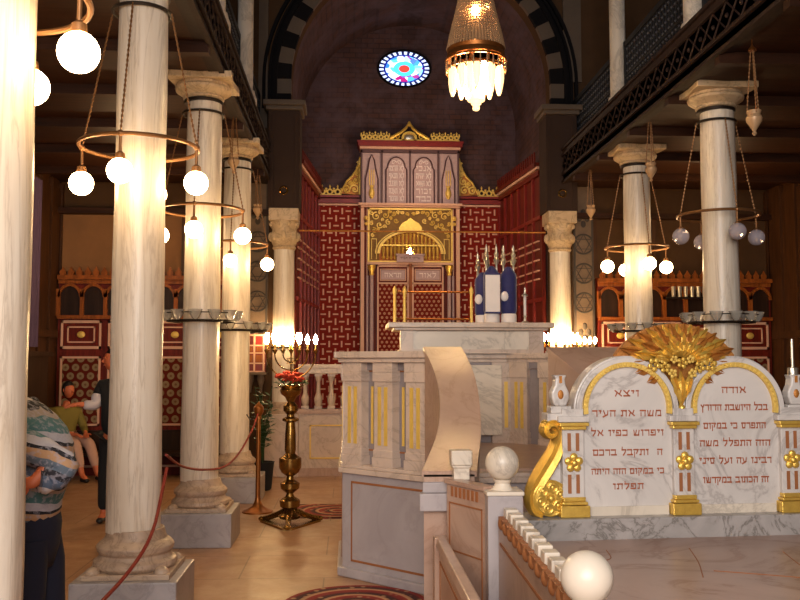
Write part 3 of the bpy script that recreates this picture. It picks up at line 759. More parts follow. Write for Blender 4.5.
# slim colonnettes
for s in (-1, 1):
    x = CX+s*.70
    c = MB().lathe([(.05, .42), (.05, 1.0), (.035, 1.02), (.033, 3.2), (.045, 3.22)], (x, YF-.06, 0), 14)
    c.lathe([(.02, .5), (.02, 3.2)], (x+s*.075, YF-.02, 0), 8)
    c = A(c, 'colonnette', 'lilac')
    MB().lathe([(.035, 3.2), (.045, 3.22), (.04, 3.26), (.07, 3.34), (.075, 3.38)], (x, YF-.06, 0), 14).build('gilded_capital', 'gold', c)
# gilded tympanum
A(MB().box((CX-.76, YF-.01, 3.46), (CX+.76, YF+.03, 4.43)), 'tympanum_ground', plain('brown_gold_ground', rgb(128, 92, 38), .7, .0, .4, 16, .3))  # ground in a darker, browner tone than the gilding over it
b = MB()
for (x0, x1, z0, z1) in ((-.77, -.74, 3.46, 4.43), (.74, .77, 3.46, 4.43), (-.77, .77, 3.445, 3.47), (-.77, .77, 4.40, 4.43)):
    b.box((CX+x0, YF-.04, z0), (CX+x1, YF, z1))
for s in (-1, 1):
    for x0, z0, z1 in ((.665, 3.5, 3.86),):
        for a, c_ in ((x0-.055, x0-.045), (x0+.035, x0+.045)): b.box((CX+s*a, YF-.035, z0), (CX+s*c_, YF, z1))
        b.box((CX+s*(x0-.055), YF-.035, z1), (CX+s*(x0+.045), YF, z1+.012))
    b.sphere((CX+s*.80, YF-.05, 4.24), .045, 8, 6); b.sphere((CX+s*.80, YF-.05, 4.14), .035, 8, 6)
b.arch(CX-.0, 3.60, .55, .60, YF-.07, YF, 0, PI, 24, 1, .70); b.arch(CX, 3.60, .62, .64, YF-.05, YF, 0, PI, 24, 1, .70)
A(b, 'gilded_frame', 'goldlight')
b = MB(); rnd = random.Random(3)
for s in (-1, 1):
    for (u, z, r) in ((.62, 4.28, .075), (.45, 4.30, .06), (.30, 4.33, .045), (.56, 4.12, .06), (.40, 4.17, .05), (.66, 4.02, .05), (.26, 4.20, .045), (.14, 4.35, .035), (.68, 3.93, .035), (.5, 4.22, .03), (.36, 4.25, .03), (.70, 4.15, .04), (.70, 4.34, .04), (.54, 4.36, .04), (.38, 4.37, .035), (.22, 4.36, .035), (.60, 4.04, .035), (.47, 4.09, .035), (.06, 4.32, .035)):
        spiral(b, CX+s*u, z, YF-.03, r, 1.3, rnd.random()*6, s*rnd.choice((-1, 1)), .013)
        b.sphere((CX+s*u, YF-.04, z), r*.3, 7, 5)
A(b, 'scrollwork', 'goldlight')
A(MB().slab([(CX+.56*math.cos(PI*k/20), 3.60+.39*math.sin(PI*k/20)) for k in range(21)]+[(CX-.56, 3.47), (CX+.56, 3.47)], YF-.02, YF), 'arch_ground', plain('orange_gilt_ground', rgb(176, 96, 30), .6, .1, .4, 18, .3))
b = MB()
b.slab([(CX-.20, 4.02), (CX+.20, 4.02), (CX+.21, 4.07), (CX+.15, 4.15), (CX+.06, 4.20), (CX, 4.25), (CX-.06, 4.20), (CX-.15, 4.15), (CX-.21, 4.07)], YF-.08, YF)
b.box((CX-.24, YF-.09, 3.98), (CX+.24, YF, 4.02)); b.box((CX-.18, YF-.085, 4.06), (CX+.18, YF-.06, 4.075))
A(b, 'onion_dome', 'gold')
b = MB()
for i in range(15):
    u = -.49+i*.07; top = 3.60+.55*.68*math.sqrt(max(0, 1-(u/.56)**2))
    if top > 3.80: b.lathe([(.014, 3.76), (.028, 3.79), (.02, 3.82), (.024, top-.05), (.032, top-.02), (.012, top)], (CX+u, YF-.05, 0), 8)
    b.lathe([(.014, 3.49), (.030, 3.53), (.018, 3.56), (.028, 3.64), (.03, 3.70), (.016, 3.73)], (CX+u, YF-.06, 0), 8)
b.box((CX-.56, YF-.08, 3.735), (CX+.56, YF, 3.76))
A(b, 'gilded_colonnade', 'gold')
lamp = A(MB().arch(CX-.01, 3.60, .07, .09, YF-.12, YF-.05, 0, PI, 12), 'lamp_niche', 'darkwood')
MB().lathe([(.01, 3.57), (.028, 3.60), (.022, 3.67), (.008, 3.70)], (CX-.01, YF-.11, 0), 12).build('lit_lamp', 'flame', lamp)
p = A(MB().box((CX-.25, YF-.14, 3.44), (CX+.23, YF, 3.58)).box((CX-.27, YF-.16, 3.56), (CX+.25, YF, 3.585)), 'inscribed_plaque', 'lilac')
t = MB(); text_mesh(t, 'שויתי ה תמיד', .06, CX-.01, 3.49, YF-.142, width=.36); t.build('lettering', 'lilacd', p)
# doors
for s in (-1, 1):
    x0, x1 = (CX-.60, CX-.03) if s < 0 else (CX+.03, CX+.60)
    d = A(MB().box((x0, YF-.02, .46), (x1, YF+.02, 3.40)), 'door', 'redwood')
    b = MB()
    for z in (3.36, 3.05, 1.30, 1.02, .5): b.box((x0, YF-.045, z), (x1, YF-.02, z+.028))
    for x in (x0, x1-.028): b.box((x, YF-.045, .5), (x+.028, YF-.02, 3.388))
    for z in (3.31, 3.11): b.box((x0+.05, YF-.04, z), (x1-.05, YF-.02, z+.014))
    for x in (x0+.05, x1-.064): b.box((x, YF-.04, 3.11), (x+.014, YF-.02, 3.32))
    b.build('pale_moulding', 'redtrim', d)
    MB().box((x0+.07, YF-.032, 3.13), (x1-.07, YF-.02, 3.30)).build('upper_panel', 'lilac', d)
    t = MB(); text_mesh(t, ('תראה', 'לאור')[0 if s < 0 else 1], .13, (x0+x1)/2, 3.17, YF-.034, width=.30); t.build('carved_lettering', 'script', d)
    MB().box((x0+.035, YF-.03, 1.34), (x1-.035, YF-.02, 3.05)).build('marquetry_panel', 'doorlattice', d)
A(MB().box((CX-.03, YF-.06, .46), (CX+.03, YF, 3.42)).lathe([(.03, 2.9), (.04, 2.93), (.03, 3.0)], (CX, YF-.06, 0), 10), 'centre_stile', 'orangewood')
# upper storey with four arched niches
ZU = 4.51
A(MB().box((CX-.90, YF+.06, ZU), (CX+.90, YB, 5.56)), 'upper_body', 'lilac')
b = MB()
for x in (-.90, -.53, -.015, .50, .87): b.box((CX+x, YF+.0, ZU), (CX+x+.03, YF+.06, 5.5))
b.box((CX-.9, YF-.0, 5.46), (CX+.9, YF+.06, 5.52))
A(b, 'upper_pilasters', 'lilacd')
for i, (cx, hw, top) in enumerate(((-.70, .115, 5.02), (-.25, .19, 5.2), (.25, .19, 5.2), (.70, .115, 5.02))):
    X = CX+cx
    out = [(X-hw, ZU+.02), (X+hw, ZU+.02), (X+hw, top-.05)]
    if hw < .15: out += [(X+hw*.62, top+.14), (X+hw*.4, top+.3), (X, top+.40), (X-hw*.4, top+.3), (X-hw*.62, top+.14), (X-hw, top-.05)]
    else: out += [(X+hw*.82*math.cos(PI*k/10), top+hw*.95*math.sin(PI*k/10)) for k in range(11)]+[(X-hw, top-.05)]
    pn = A(MB().slab(out, YF+.03, YF+.07), 'arched_niche', 'lilac')
    cx_, cz_ = X, ZU+.4
    rim = MB(); rim.tube([(q[0], YF+.03, q[1]) for q in out], .014, 5, True); rim.build('niche_rim', 'lilacd', pn)
    if hw > .15:
        t = MB()
        rows = ('לא תרצח', 'לא תנאף', 'לא תגנב', 'לא תענה', 'לא תחמד') if i == 1 else ('אנכי', 'לא יהיה', 'לא תשא', 'זכור', 'כבד')
        for k, r_ in enumerate(rows): text_mesh(t, r_, .15, X, 5.13-k*.14, YF+.028, width=.27)
        t.build('carved_script', 'script', pn)
        c = MB(); spiral(c, X-.05, 5.28, YF+.025, .045, 1.2, 0, 1, .01); spiral(c, X+.05, 5.28, YF+.025, .045, 1.2, 0, -1, .01); c.build('carved_flower', 'script', pn)
    else:
        c = MB()
        for k in range(3): c.tube([(X+(k-1)*.04, YF+.02, ZU+.35), (X+(k-1)*.04, YF+.02, top+.12)], .009, 5)
        c.lathe([(.02, ZU+.1), (.05, ZU+.16), (.055, ZU+.22), (.03, ZU+.3), (.045, ZU+.34)], (X, YF+.03, 0), 12)
        c.build('niche_ornament', 'goldlight' if i in (0, 3) else 'lilac', pn)
b = MB().box((CX-.92, YF-.03, 5.52), (CX+.92, YB, 5.56)); A(b, 'pale_cornice', 'redtrim')
A(MB().box((CX-.95, YF-.08, 5.56), (CX+.95, YB, 5.63)).box((CX-.97, YF-.1, 5.63), (CX+.97, YB, 5.66)), 'red_cornice', 'redpaint')
b = MB(); crest_row(b, CX-.90, CX-.38, 5.66, YF-.05, .18, 5); crest_row(b, CX+.38, CX+.90, 5.66, YF-.05, .18, 5)
A(b, 'gilded_cresting', 'goldlight')
b = MB().box((CX-.38, YF-.07, 5.66), (CX+.38, YF-.03, 5.69))
b.arch(CX-.02, 5.72, .09, .13, YF-.07, YF-.02, 0, 2*PI, 20, 1.1, .9)
for s in (-1, 1):
    b.tube([(CX-.02+s*.36, YF-.05, 5.70), (CX-.02+s*.26, YF-.05, 5.76), (CX-.02+s*.15, YF-.05, 5.82), (CX-.02+s*.06, YF-.05, 5.90), (CX-.02, YF-.05, 6.02)], [.03, .03, .03, .028, .008], 6)
    spiral(b, CX-.02+s*.22, 5.74, YF-.05, .05, 1.2, 1, s, .015); spiral(b, CX-.02+s*.31, 5.72, YF-.05, .035, 1.2, 1, s, .012)
b.sphere((CX-.02, YF-.05, 5.98), .03, 8, 6, (1, 1, 1.8))
cc = A(b, 'gilded_finial', 'gold')
MB().sphere((CX-.02, YF-.04, 5.73), .085, 14, 8, (1.1, .25, .85)).build('medallion', 'silver', cc)

# choir balustrade between the arch columns
o = thing('marble_balustrade', 'low marble balustrade with turned balusters left of the pulpit, in front of the apse', 'balustrade', (0, 13.0, 0))
MB().box((-.71, 12.92, 0), (.45, 13.12, .97)).build('base_wall', 'warmmarble', o, bevel=.006)
MB().box((-.73, 12.88, .90), (.45, 13.14, .97)).box((-.71, 12.9, 0), (.45, 13.13, .12)).build('base_moulding', 'pinkmarble', o)
b = MB()
for x0, x1 in ((-.55, .35),):
    for z in (.25, .72): b.box((x0, 12.905, z), (x1, 12.92, z+.02))
    for x in (x0, x1-.02): b.box((x, 12.905, .25), (x+.02, 12.92, .74))
b.build('gilded_panel_line', 'goldinlay', o)
MB().box((-.72, 12.89, 1.48), (.45, 13.13, 1.60)).box((-.72, 12.86, 1.56), (.45, 13.16, 1.615)).build('rail', 'warmmarble', o, bevel=.005)
for i in range(6):
    x = -.62+i*.19
    MB().box((x-.055, 12.95, .97), (x+.055, 13.06, 1.01)).lathe([(.04, 1.01), (.055, 1.06), (.06, 1.12), (.03, 1.20), (.028, 1.36), (.045, 1.40), (.05, 1.44)], (x, 13.005, 0), 14).box((x-.055, 12.95, 1.44), (x+.055, 13.06, 1.48)).build('baluster', 'warmmarble', o)

# ================================================================== BIMAH
BC = (1.12, 7.46); AP = 1.16; HS = AP*math.tan(PI/8)
def octo(a, c=BC):
    h = a*math.tan(PI/8)
    return [(c[0]-h, c[1]-a), (c[0]+h, c[1]-a), (c[0]+a, c[1]-h), (c[0]+a, c[1]+h), (c[0]+h, c[1]+a), (c[0]-h, c[1]+a), (c[0]-a, c[1]+h), (c[0]-a, c[1]-h)]
bim = thing('bimah', 'octagonal grey marble reader\'s platform with gilded fluted pilasters and curved stair parapets', 'platform', (BC[0], BC[1], 0))
def Bm(mb, name, mat, par=bim, **k): return mb.build(name, mat, par, **k)
Bm(MB().prism(octo(AP), 0, .80), 'base', 'greymarble', bevel=.012)
Bm(MB().prism(octo(AP+.035), 0, .07), 'foot_moulding', 'greymarble', bevel=.01)
Bm(MB().prism(octo(AP+.03), .79, .83).prism(octo(AP+.015), .83, .86), 'floor_moulding', 'warmmarble', bevel=.006)
V8 = octo(AP)
def face(i, a=AP):
    p, q = octo(a)[i], octo(a)[(i+1) % 8]; d = Vector((q[0]-p[0], q[1]-p[1], 0)); L = d.length; t = d/L
    return p, t, Vector((t.y, -t.x, 0)), L
for i in (7, 6, 1, 2, 5, 3, 4):
    p, t, n, L = face(i)
    b = MB()
    for z in (.12, .715): b.obox(p, t, n, .10, L-.09, 0, .004, z, z+.016)
    for s in (.10, L-.106): b.obox(p, t, n, s, s+.012, 0, .004, .12, .731)
    if i in (7, 6, 1, 2): Bm(b, 'inlaid_panel_line', 'line')
    # balustrade
    b = MB().obox(p, t, n, -.0, L, -.12, -.085, .86, 1.58)
    Bm(b, 'balustrade_wall', 'recess')
    b = MB()
    for z in (.965, 1.572): b.obox(p, t, n, -.0, L, -.10, -.078, z, z+.012)
    Bm(b, 'red_line', 'line')
    b = MB().obox(p, t, n, -.0, L, -.14, -.055, 1.585, 1.645)
    Bm(b, 'architrave', 'recess', bevel=.004)
    b = MB().obox(p, t, n, -.02, L+.02, -.15, .035, 1.645, 1.68).obox(p, t, n, -.04, L+.04, -.18, .065, 1.68, 1.73)
    Bm(b, 'ledge', 'warmmarble', bevel=.006)
    plainface = (i == 4)
    npil = 3
    for k in range(npil):
        s0 = .02+k*(L-.0)/npil; s1 = s0+.185
        for (dd0, dd1, inner) in ((-.085, .0, False), (-.17, -.12, True)):
            if inner and plainface and k > 0: continue
            if not inner and i in (3, 4): continue
            if inner and i in (7, 6): continue
            m = MB().obox(p, t, n, s0, s1, dd0, dd1, .98, 1.56)
            e = -.012 if inner else .012
            m.obox(p, t, n, s0-.012, s1+.012, min(dd0, dd0+e), max(dd1, dd1+e), .86, .93)
            m.obox(p, t, n, s0-.006, s1+.006, min(dd0, dd0+e/2), max(dd1, dd1+e/2), .93, .985)
            m.obox(p, t, n, s0-.008, s1+.008, min(dd0, dd0+e), max(dd1, dd1+e), 1.50, 1.57)
            m.obox(p, t, n, s0-.008, s1+.008, min(dd0, dd0+e), max(dd1, dd1+e), 1.57, 1.645)
            po = Bm(m, 'pilaster', 'warmmarble', bevel=.003)
            g_ = MB()
            for q in (.040, .104):
                if inner: g_.obox(p, t, n, s0+q, s0+q+.034, dd0-.004, dd0+.002, 1.02, 1.46)
                else: g_.obox(p, t, n, s0+q, s0+q+.034, dd1-.002, dd1+.004, 1.02, 1.46)
            g_.build('gilded_flute', 'goldinlay', po)
            if not inner and k < npil:
                gg = MB()
                for q in (.026, .076):
                    if s1+q+.03 < L: gg.obox(p, t, n, s1+q, s1+q+.024, -.087, -.081, 1.02, 1.46)
                gg.build('recessed_flute', 'goldinlay', po)
Bm(MB().prism(octo(AP-.12), .86, .875), 'platform_floor', 'pinkmarble')
Bm(MB().box((BC[0]-.46, 8.42, .95), (BC[0]+.36, 8.50, 1.62)), 'desk_back_panel', 'whitemarble', bevel=.006)
# reading desk on the far ledge
o = bim
Bm(MB().box((.52, 8.40, 1.73), (1.86, 8.86, 1.95)), 'reading_desk', 'whitemarble', bevel=.006)
Bm(MB().box((.50, 8.385, 1.73), (1.88, 8.88, 1.77)).box((1.74, 8.375, 1.73), (1.88, 8.5, 1.95)).box((.50, 8.375, 1.73), (.62, 8.5, 1.95)), 'desk_base_moulding', 'warmmarble')
Bm(MB().box((.44, 8.34, 1.95), (1.92, 8.92, 1.98)).box((.38, 8.30, 1.975), (1.97, 8.96, 2.025)), 'desk_top', 'warmmarble', bevel=.008)
# stair parapets: ribbons of marble sweeping down from the ledge
def parapet(L_, R_, name):
    """L_,R_: lists of (x,y,z) along left and right edge"""
    b = MB(); n = len(L_); vs = []; fs = []
    for i in range(n):
        l, r = L_[i], R_[i]
        vs += [l, r, (r[0], r[1], 0), (l[0], l[1], 0)]
    for i in range(n-1):
        for k in range(4): fs.append((i*4+k, i*4+(k+1) % 4, (i+1)*4+(k+1) % 4, (i+1)*4+k))
    fs.append((0, 3, 2, 1)); e = (n-1)*4; fs.append((e, e+1, e+2, e+3))
    b.add(vs, fs); o1 = Bm(b, name, 'pinkmarble')
    c = MB(); vs = []; fs = []
    for i in range(n):
        l, r = Vector(L_[i]), Vector(R_[i]); d = (r-l).normalized()*.012
        vs += [l-d+Vector((0, 0, .022)), r+d+Vector((0, 0, .022)), r+d-Vector((0, 0, .012)), l-d-Vector((0, 0, .012))]
    for i in range(n-1):
        for k in range(4): fs.append((i*4+k, i*4+(k+1) % 4, (i+1)*4+(k+1) % 4, (i+1)*4+k))
    fs.append((0, 3, 2, 1)); fs.append((e, e+1, e+2, e+3))
    c.add(vs, fs, True).build('coping', 'pinkmarble', o1, sharp=40)
    return o1
def lerp_curve(pts, n=14):
    out = []
    for k in range(n+1):
        u = k/n*(len(pts)-1); i = min(int(u), len(pts)-2); f = u-i
        p0, p1, p2, p3 = [Vector(pts[max(0, min(len(pts)-1, j))]) for j in (i-1, i, i+1, i+2)]
        out.append(tuple(.5*((2*p1)+(-p0+p2)*f+(2*p0-5*p1+4*p2-p3)*f*f+(-p0+3*p1-3*p2+p3)*f**3)))
    return out
Lp = lerp_curve([(.548, 6.28, 1.735), (.60, 6.02, 1.57), (.615, 5.78, 1.39), (.57, 5.5, 1.19), (.44, 5.12, 1.0)])
Rp = lerp_curve([(.80, 6.28, 1.735), (.845, 6.02, 1.57), (.85, 5.78, 1.39), (.82, 5.5, 1.19), (.735, 5.12, 1.0)])
parapet(Lp, Rp, 'left_parapet')
Lq = lerp_curve([(1.44, 6.28, 1.735), (1.54, 6.02, 1.60), (1.66, 5.78, 1.45), (1.80, 5.5, 1.27), (1.95, 5.35, 1.15)])
Rq = lerp_curve([(2.10, 6.28, 1.735), (2.14, 6.02, 1.64), (2.2, 5.82, 1.5), (2.3, 5.6, 1.35), (2.4, 5.45, 1.2)])
parapet(Lq, Rq, 'right_parapet')
for k in range(5):
    Bm(MB().box((.80, 6.30-(k+1)*.21, 0), (1.50+.05*k, 6.32-k*.21, .70-k*.14)), 'step', 'pinkmarble', bevel=.006)
# lower end of the left parapet
Bm(MB().prism([(.41, 5.06), (.75, 5.06), (.75, 5.22), (.45, 5.26)], .80, .90).prism([(.43, 5.09), (.72, 5.09), (.72, 5.2), (.46, 5.24)], .90, .96), 'parapet_moulding', 'greymarble', bevel=.006)

# ================================================================== FRONT ENCLOSURE WITH THE TABLETS
TX, TY, TZ = 1.93, 5.0, .785
o = thing('marble_podium', 'broad pinkish marble slab podium with a grey veined ledge carrying the two tablets', 'podium', (1.95, 4.0, 0))
MB().prism([(.86, 1.6), (3.5, 1.6), (3.5, 5.03), (.86, 4.85)], 0, .67).build('slab', 'slab', o, bevel=.01)
MB().prism([(.95, 4.83), (3.5, 5.01), (3.5, 5.32), (.95, 5.12)], 0, .785).build('ledge', 'ledge', o, bevel=.008)
b = MB()
for pts in ([(1.80, 4.62), (1.72, 4.3), (1.62, 4.0)], [(2.25, 4.5), (2.16, 4.1)], [(1.26, 4.35), (1.32, 4.42), (1.35, 4.6)], [(1.08, 4.15), (1.14, 4.1), (1.2, 4.13)],
            [(1.35, 3.2), (1.5, 3.45), (1.62, 3.5)], [(1.72, 4.12), (2.0, 4.0), (2.3, 3.86), (3.0, 3.8)]):
    b.tube([(p[0], p[1], .6695) for p in lerp_curve([(a, c, 0) for a, c in pts], 8)], .0035, 4)
b.build('brown_crack', 'line', o)

tb = thing('commandment_tablets', 'twin arched marble tablets with brown Hebrew lettering, gilded arches and leafy gilded crown', 'monument', (TX, TY, TZ))
def T(mb, name, mat, par=tb, **k): return mb.build(name, mat, par, **k)
hebl = [('ויצא', .668, .145, .05), ('משה את העיר', .555, .41, .05), ('ויפרוש כפיו אל', .445, .43, .048), ('ה  ותקבל ברכם', .335, .41, .048), ('כי במקום הזה היתה', .23, .43, .045), ('תפלתו', .145, .18, .045)]
hebr = [('אודה', .685, .145, .05), ('בכל היושבת הדורץ', .585, .41, .048), ('התפרס כי במקום', .48, .38, .048), ('הזה התפלל משה', .38, .43, .048), ('רבינו עה ועל סיני', .28, .44, .048), ('זה הכתוב במקדשו', .17, .40, .048)]
yb = TY
for s, rows in ((-1, hebl), (1, hebr)):
    cx = TX+s*.325; R = .315
    pts = [(cx-R, TZ-.01), (cx+R, TZ-.01)]+[(cx+R*math.cos(PI*k/28), TZ+.585+R*math.sin(PI*k/28)) for k in range(29)]
    pn = T(MB().slab(pts, yb, yb+.12), 'tablet', 'tablet', bevel=.008)
    MB().arch(cx, TZ+.585, .275, .305, yb-.018, yb+.002, 0, PI, 36).build('outer_moulding', 'tablet', pn, bevel=.004)
    b = MB().arch(cx, TZ+.60, .236, .264, yb-.02, yb+.002, -.12, PI+.12, 36)
    for k in range(26):
        a = PI*(k+.5)/26; b.sphere((cx+.25*math.cos(a), yb-.018, TZ+.60+.25*math.sin(a)), .0135, 6, 4, (1, .7, 1))
    b.build('gilded_arch', 'goldlight', pn)
    MB().box((cx-.235, yb-.012, TZ-.005), (cx+.235, yb+.002, TZ+.05)).build('foot_band', 'whitemarble', pn)
    t = MB()
    for (st_, z, wd, sz) in rows:
        text_mesh(t, st_, sz*1.15, cx+.0, TZ+z, yb-.001, width=wd, ext=.003)
    t.build('inscription', 'ink', pn)
# pilasters
for cx in (-.655, 0, .655):
    X = TX+cx; w_ = .062
    p = T(MB().box((X-w_, yb-.03, TZ), (X+w_, yb+.10, TZ+.60)), 'pilaster', 'tablet', bevel=.004)
    b = MB().box((X-.085, yb-.06, TZ), (X+.085, yb+.02, TZ+.065)).box((X-.075, yb-.055, TZ+.068), (X+.075, yb+.02, TZ+.085)).box((X-.065, yb-.045, TZ+.085), (X+.065, yb, TZ+.11))
    b.build('gilded_base', 'gold', p, bevel=.005)
    b = MB().box((X-.085, yb-.06, TZ+.505), (X+.085, yb+.02, TZ+.525)).box((X-.072, yb-.05, TZ+.485), (X+.072, yb+.02, TZ+.505))
    b.build('gilded_capital', 'gold', p, bevel=.004)
    MB().box((X-.09, yb-.05, TZ+.527), (X+.09, yb+.10, TZ+.56)).build('cap_slab', 'tablet', p, bevel=.004)
    b = MB().sphere((X, yb-.04, TZ+.30), .022, 10, 6)
    for k in range(5):
        a = 2*PI*k/5+PI/2; b.sphere((X+.033*math.cos(a), yb-.036, TZ+.30+.033*math.sin(a)), .023, 10, 6, (1, .6, 1))
    b.build('gilded_rosette', 'gold', p)
    b = MB()
    for dx in (-.024, .024):
        for z0, z1 in ((.13, .235), (.365, .465)): b.box((X+dx-.010, yb-.033, TZ+z0), (X+dx+.010, yb-.028, TZ+z1))
    b.build('brown_flute', 'line', p)
# side vases and volutes
for s in (-1, 1):
    X = TX+s*.715
    v = T(MB().box((X-.085, yb-.02, TZ+.53), (X+.085, yb+.1, TZ+.575)).box((X-.06, yb-.01, TZ+.575), (X+.06, yb+.08, TZ+.615)), 'vase_plinth', 'tablet', bevel=.005)
    b = MB().slab([(X-.035, TZ+.615), (X+.035, TZ+.615), (X+.05, TZ+.66), (X+.052, TZ+.69), (X+.032, TZ+.73), (X+.026, TZ+.77), (X+.04, TZ+.79), (X-.04, TZ+.79), (X-.026, TZ+.77), (X-.032, TZ+.73), (X-.052, TZ+.69), (X-.05, TZ+.66)], yb, yb+.07)
    b.build('vase', 'tablet', v, bevel=.01)
    b = MB().sphere((X, yb-.0, TZ+.68), .022, 10, 6, (.8, .3, 1.2)).box((X-.008, yb-.006, TZ+.745), (X+.008, yb, TZ+.785)); b.build('brown_drop', 'golddark', v)
    if s > 0: MB().lathe([(.03, TZ+.79), (.03, TZ+.83), (.009, TZ+.835), (.008, TZ+1.0)], (X, yb+.03, 0), 10).build('metal_pin', 'silver', v)
    sc = []
    S = lambda u, w__: (TX+s*(-u), yb+.02, TZ+w__)
    # u measured outward from the middle: negative = outward on this side
    path = []
    for k in range(26):
        th = 2.5*PI*(1-k/25); r = .008+.046*k/25; path.append((-.772+r*math.cos(th), .475+r*math.sin(th), .012+.020*k/25))
    tail = lerp_curve([(-.717, .47, .032), (-.722, .42, .04), (-.748, .35, .046), (-.80, .265, .050), (-.855, .18, .046), (-.885, .10, .040), (-.872, .035, .032), (-.83, .008, .022)], 24)
    body = path[:-1]+tail
    b = MB()
    P2 = [(TX-s*q[0], q[1]+TZ) for q in body]; wd = [q[2] for q in body]
    vs = []; fs = []
    for k, (x, z) in enumerate(P2):
        a = P2[max(0, k-1)]; c = P2[min(len(P2)-1, k+1)]; d = Vector((c[0]-a[0], c[1]-a[1])).normalized(); nx, nz = -d.y, d.x
        w0 = wd[k]
        for (e, y) in ((-w0, yb+.01), (-w0*.6, yb-.03), (0, yb-.012), (w0*.6, yb-.03), (w0, yb+.01), (w0, yb+.05), (-w0, yb+.05)): vs.append((x+nx*e, y, z+nz*e))
    m = 7
    for k in range(len(P2)-1):
        for j in range(m): fs.append((k*m+j, k*m+(j+1) % m, (k+1)*m+(j+1) % m, (k+1)*m+j))
    fs.append(tuple(range(m))[::-1]); fs.append(tuple((len(P2)-1)*m+j for j in range(m)))
    b.add(vs, fs, True)
    T(b, 'gilded_volute', 'gold', sharp=50)
    # spandrel stone behind volute
    T(MB().slab([(TX+s*.70, TZ), (TX+s*.86, TZ), (TX+s*.86, TZ+.16), (TX+s*.77, TZ+.31), (TX+s*.725, TZ+.40), (TX+s*.70, TZ+.44)], yb+.02, yb+.09), 'side_stone', 'tablet')
    cx, cz = TX+s*.785, TZ+.104
    b = MB().slab([(cx+.10*math.cos(2*PI*k/28), cz+.10*math.sin(2*PI*k/28)) for k in range(28)], yb-.012, yb+.03)
    for k in range(6):
        a = 2*PI*k/6+.3; qx, qz = cx+.060*math.cos(a), cz+.060*math.sin(a)
        b.tube([(qx+.024*math.cos(j*2*PI/12), yb-.020, qz+.024*math.sin(j*2*PI/12)) for j in range(12)], .0085, 6, True); b.sphere((qx, yb-.014, qz), .012, 8, 5, (1, .7, 1))
    b.tube([(cx+.096*math.cos(2*PI*k/30), yb-.014, cz+.096*math.sin(2*PI*k/30)) for k in range(30)], .007, 6, True)
    b.sphere((cx, yb-.02, cz), .022, 10, 6)
    T(b, 'gilded_side_rosette', 'gold')
# crown of leaves in the spandrel
b = MB(); K = 22; arc = []
for k in range(K+1):
    u = -.36+.72*k/K; arc.append((TX+u, TZ+.885+.205*max(0, 1-(abs(u)/.37)**2.0)**.75))
low = []
for k in range(K+1):
    u = .36-.72*k/K; cx = .325 if u > 0 else -.325; dz = math.sqrt(max(0, .315**2-(u-cx)**2)); low.append((TX+u, TZ+.585+dz-.01))
T(b.slab(arc+low, yb+.05, yb+.11), 'crown_ground', 'golddark')
rnd = random.Random(11)
def leaf(b, x, z, ang, L, wd, y, curl=.03):
    d = Vector((math.cos(ang), 0, math.sin(ang))); n = Vector((-d.z, 0, d.x)); vs = []; fs = []; m = 6
    for i in range(m+1):
        t = i/m; w0 = wd*math.sin(PI*min(1, t*.92+.06))**.8*(1-.25*(i % 2))
        c = Vector((x, y-.03*math.sin(PI*t)-curl*t, z))+d*L*t
        vs += [c-n*w0, c-n*w0*.4+Vector((0, -.014, 0)), c+Vector((0, .006, 0)), c+n*w0*.4+Vector((0, -.014, 0)), c+n*w0, c+Vector((0, .02, 0))]
    for i in range(m):
        for j in range(6): fs.append((i*6+j, i*6+(j+1) % 6, (i+1)*6+(j+1) % 6, (i+1)*6+j))
    b.add(vs, fs, True)
def crown_leaf(a, f0, f1, wd, y, m):
    ex = lambda q: .37*.22/math.sqrt((.22*math.cos(a))**2+(.37*math.sin(a))**2)*q
    r0, r1 = ex(f0), ex(f1); mb = MB(); leaf(mb, TX+r0*math.cos(a), TZ+.868+r0*math.sin(a), a, r1-r0, wd, y, .012); T(mb, 'gilded_leaf', m)
for k in range(17): crown_leaf(.02+(PI-.04)*k/16, .35, 1.0, .034, yb+.045, ('gold', 'golddark')[k % 2])
for k in range(12): crown_leaf(.05+(PI-.1)*(k+.5)/12, .30, .78, .036, yb+.02, ('golddark', 'gold')[k % 2])
for k in range(8): crown_leaf(.05+(PI-.1)*(k+.5)/8, .12, .56, .032, yb-.005, 'gold')
for s in (-1, 1):
    for (dx, dz, a, L) in ((.17, .865, -.10, .16), (.14, .835, -.25, .14), (.10, .80, -.5, .12)):
        mb = MB(); leaf(mb, TX+s*dx, TZ+dz, a if s > 0 else PI-a, L, .03, yb+.025, .01); T(mb, 'gilded_leaf', 'golddark')
for (dx, dz, r) in ((-.17, .85, .026), (-.105, .835, .022), (-.06, .80, .018), (.06, .80, .018), (.105, .835, .022), (.17, .85, .026), (-.13, .885, .018), (.13, .885, .018), (0, .86, .022), (-.05, .88, .016), (.05, .88, .016)):
    mb = MB()
    for k in range(5): q = 2*PI*k/5+dx*9; mb.sphere((TX+dx+r*math.cos(q), yb-.035, TZ+dz+r*math.sin(q)), r*.62, 8, 5, (1, .6, 1))
    mb.sphere((TX+dx, yb-.045, TZ+dz), r*.4, 7, 4); T(mb, 'gilded_flower', 'gold' if r > .02 else 'goldlight')
b = MB()
leaf(b, TX, TZ+.61, PI/2, .20, .036, yb-.0, .0); leaf(b, TX-.01, TZ+.64, PI/2+.3, .19, .026, yb+.0, .0); leaf(b, TX+.01, TZ+.64, PI/2-.3, .19, .026, yb+.0, .0)
b.sphere((TX, yb-.01, TZ+.60), .022, 10, 6)
T(b, 'gilded_calyx', 'gold')

tb.rotation_euler.z = math.radians(4); tb.location.x -= .012
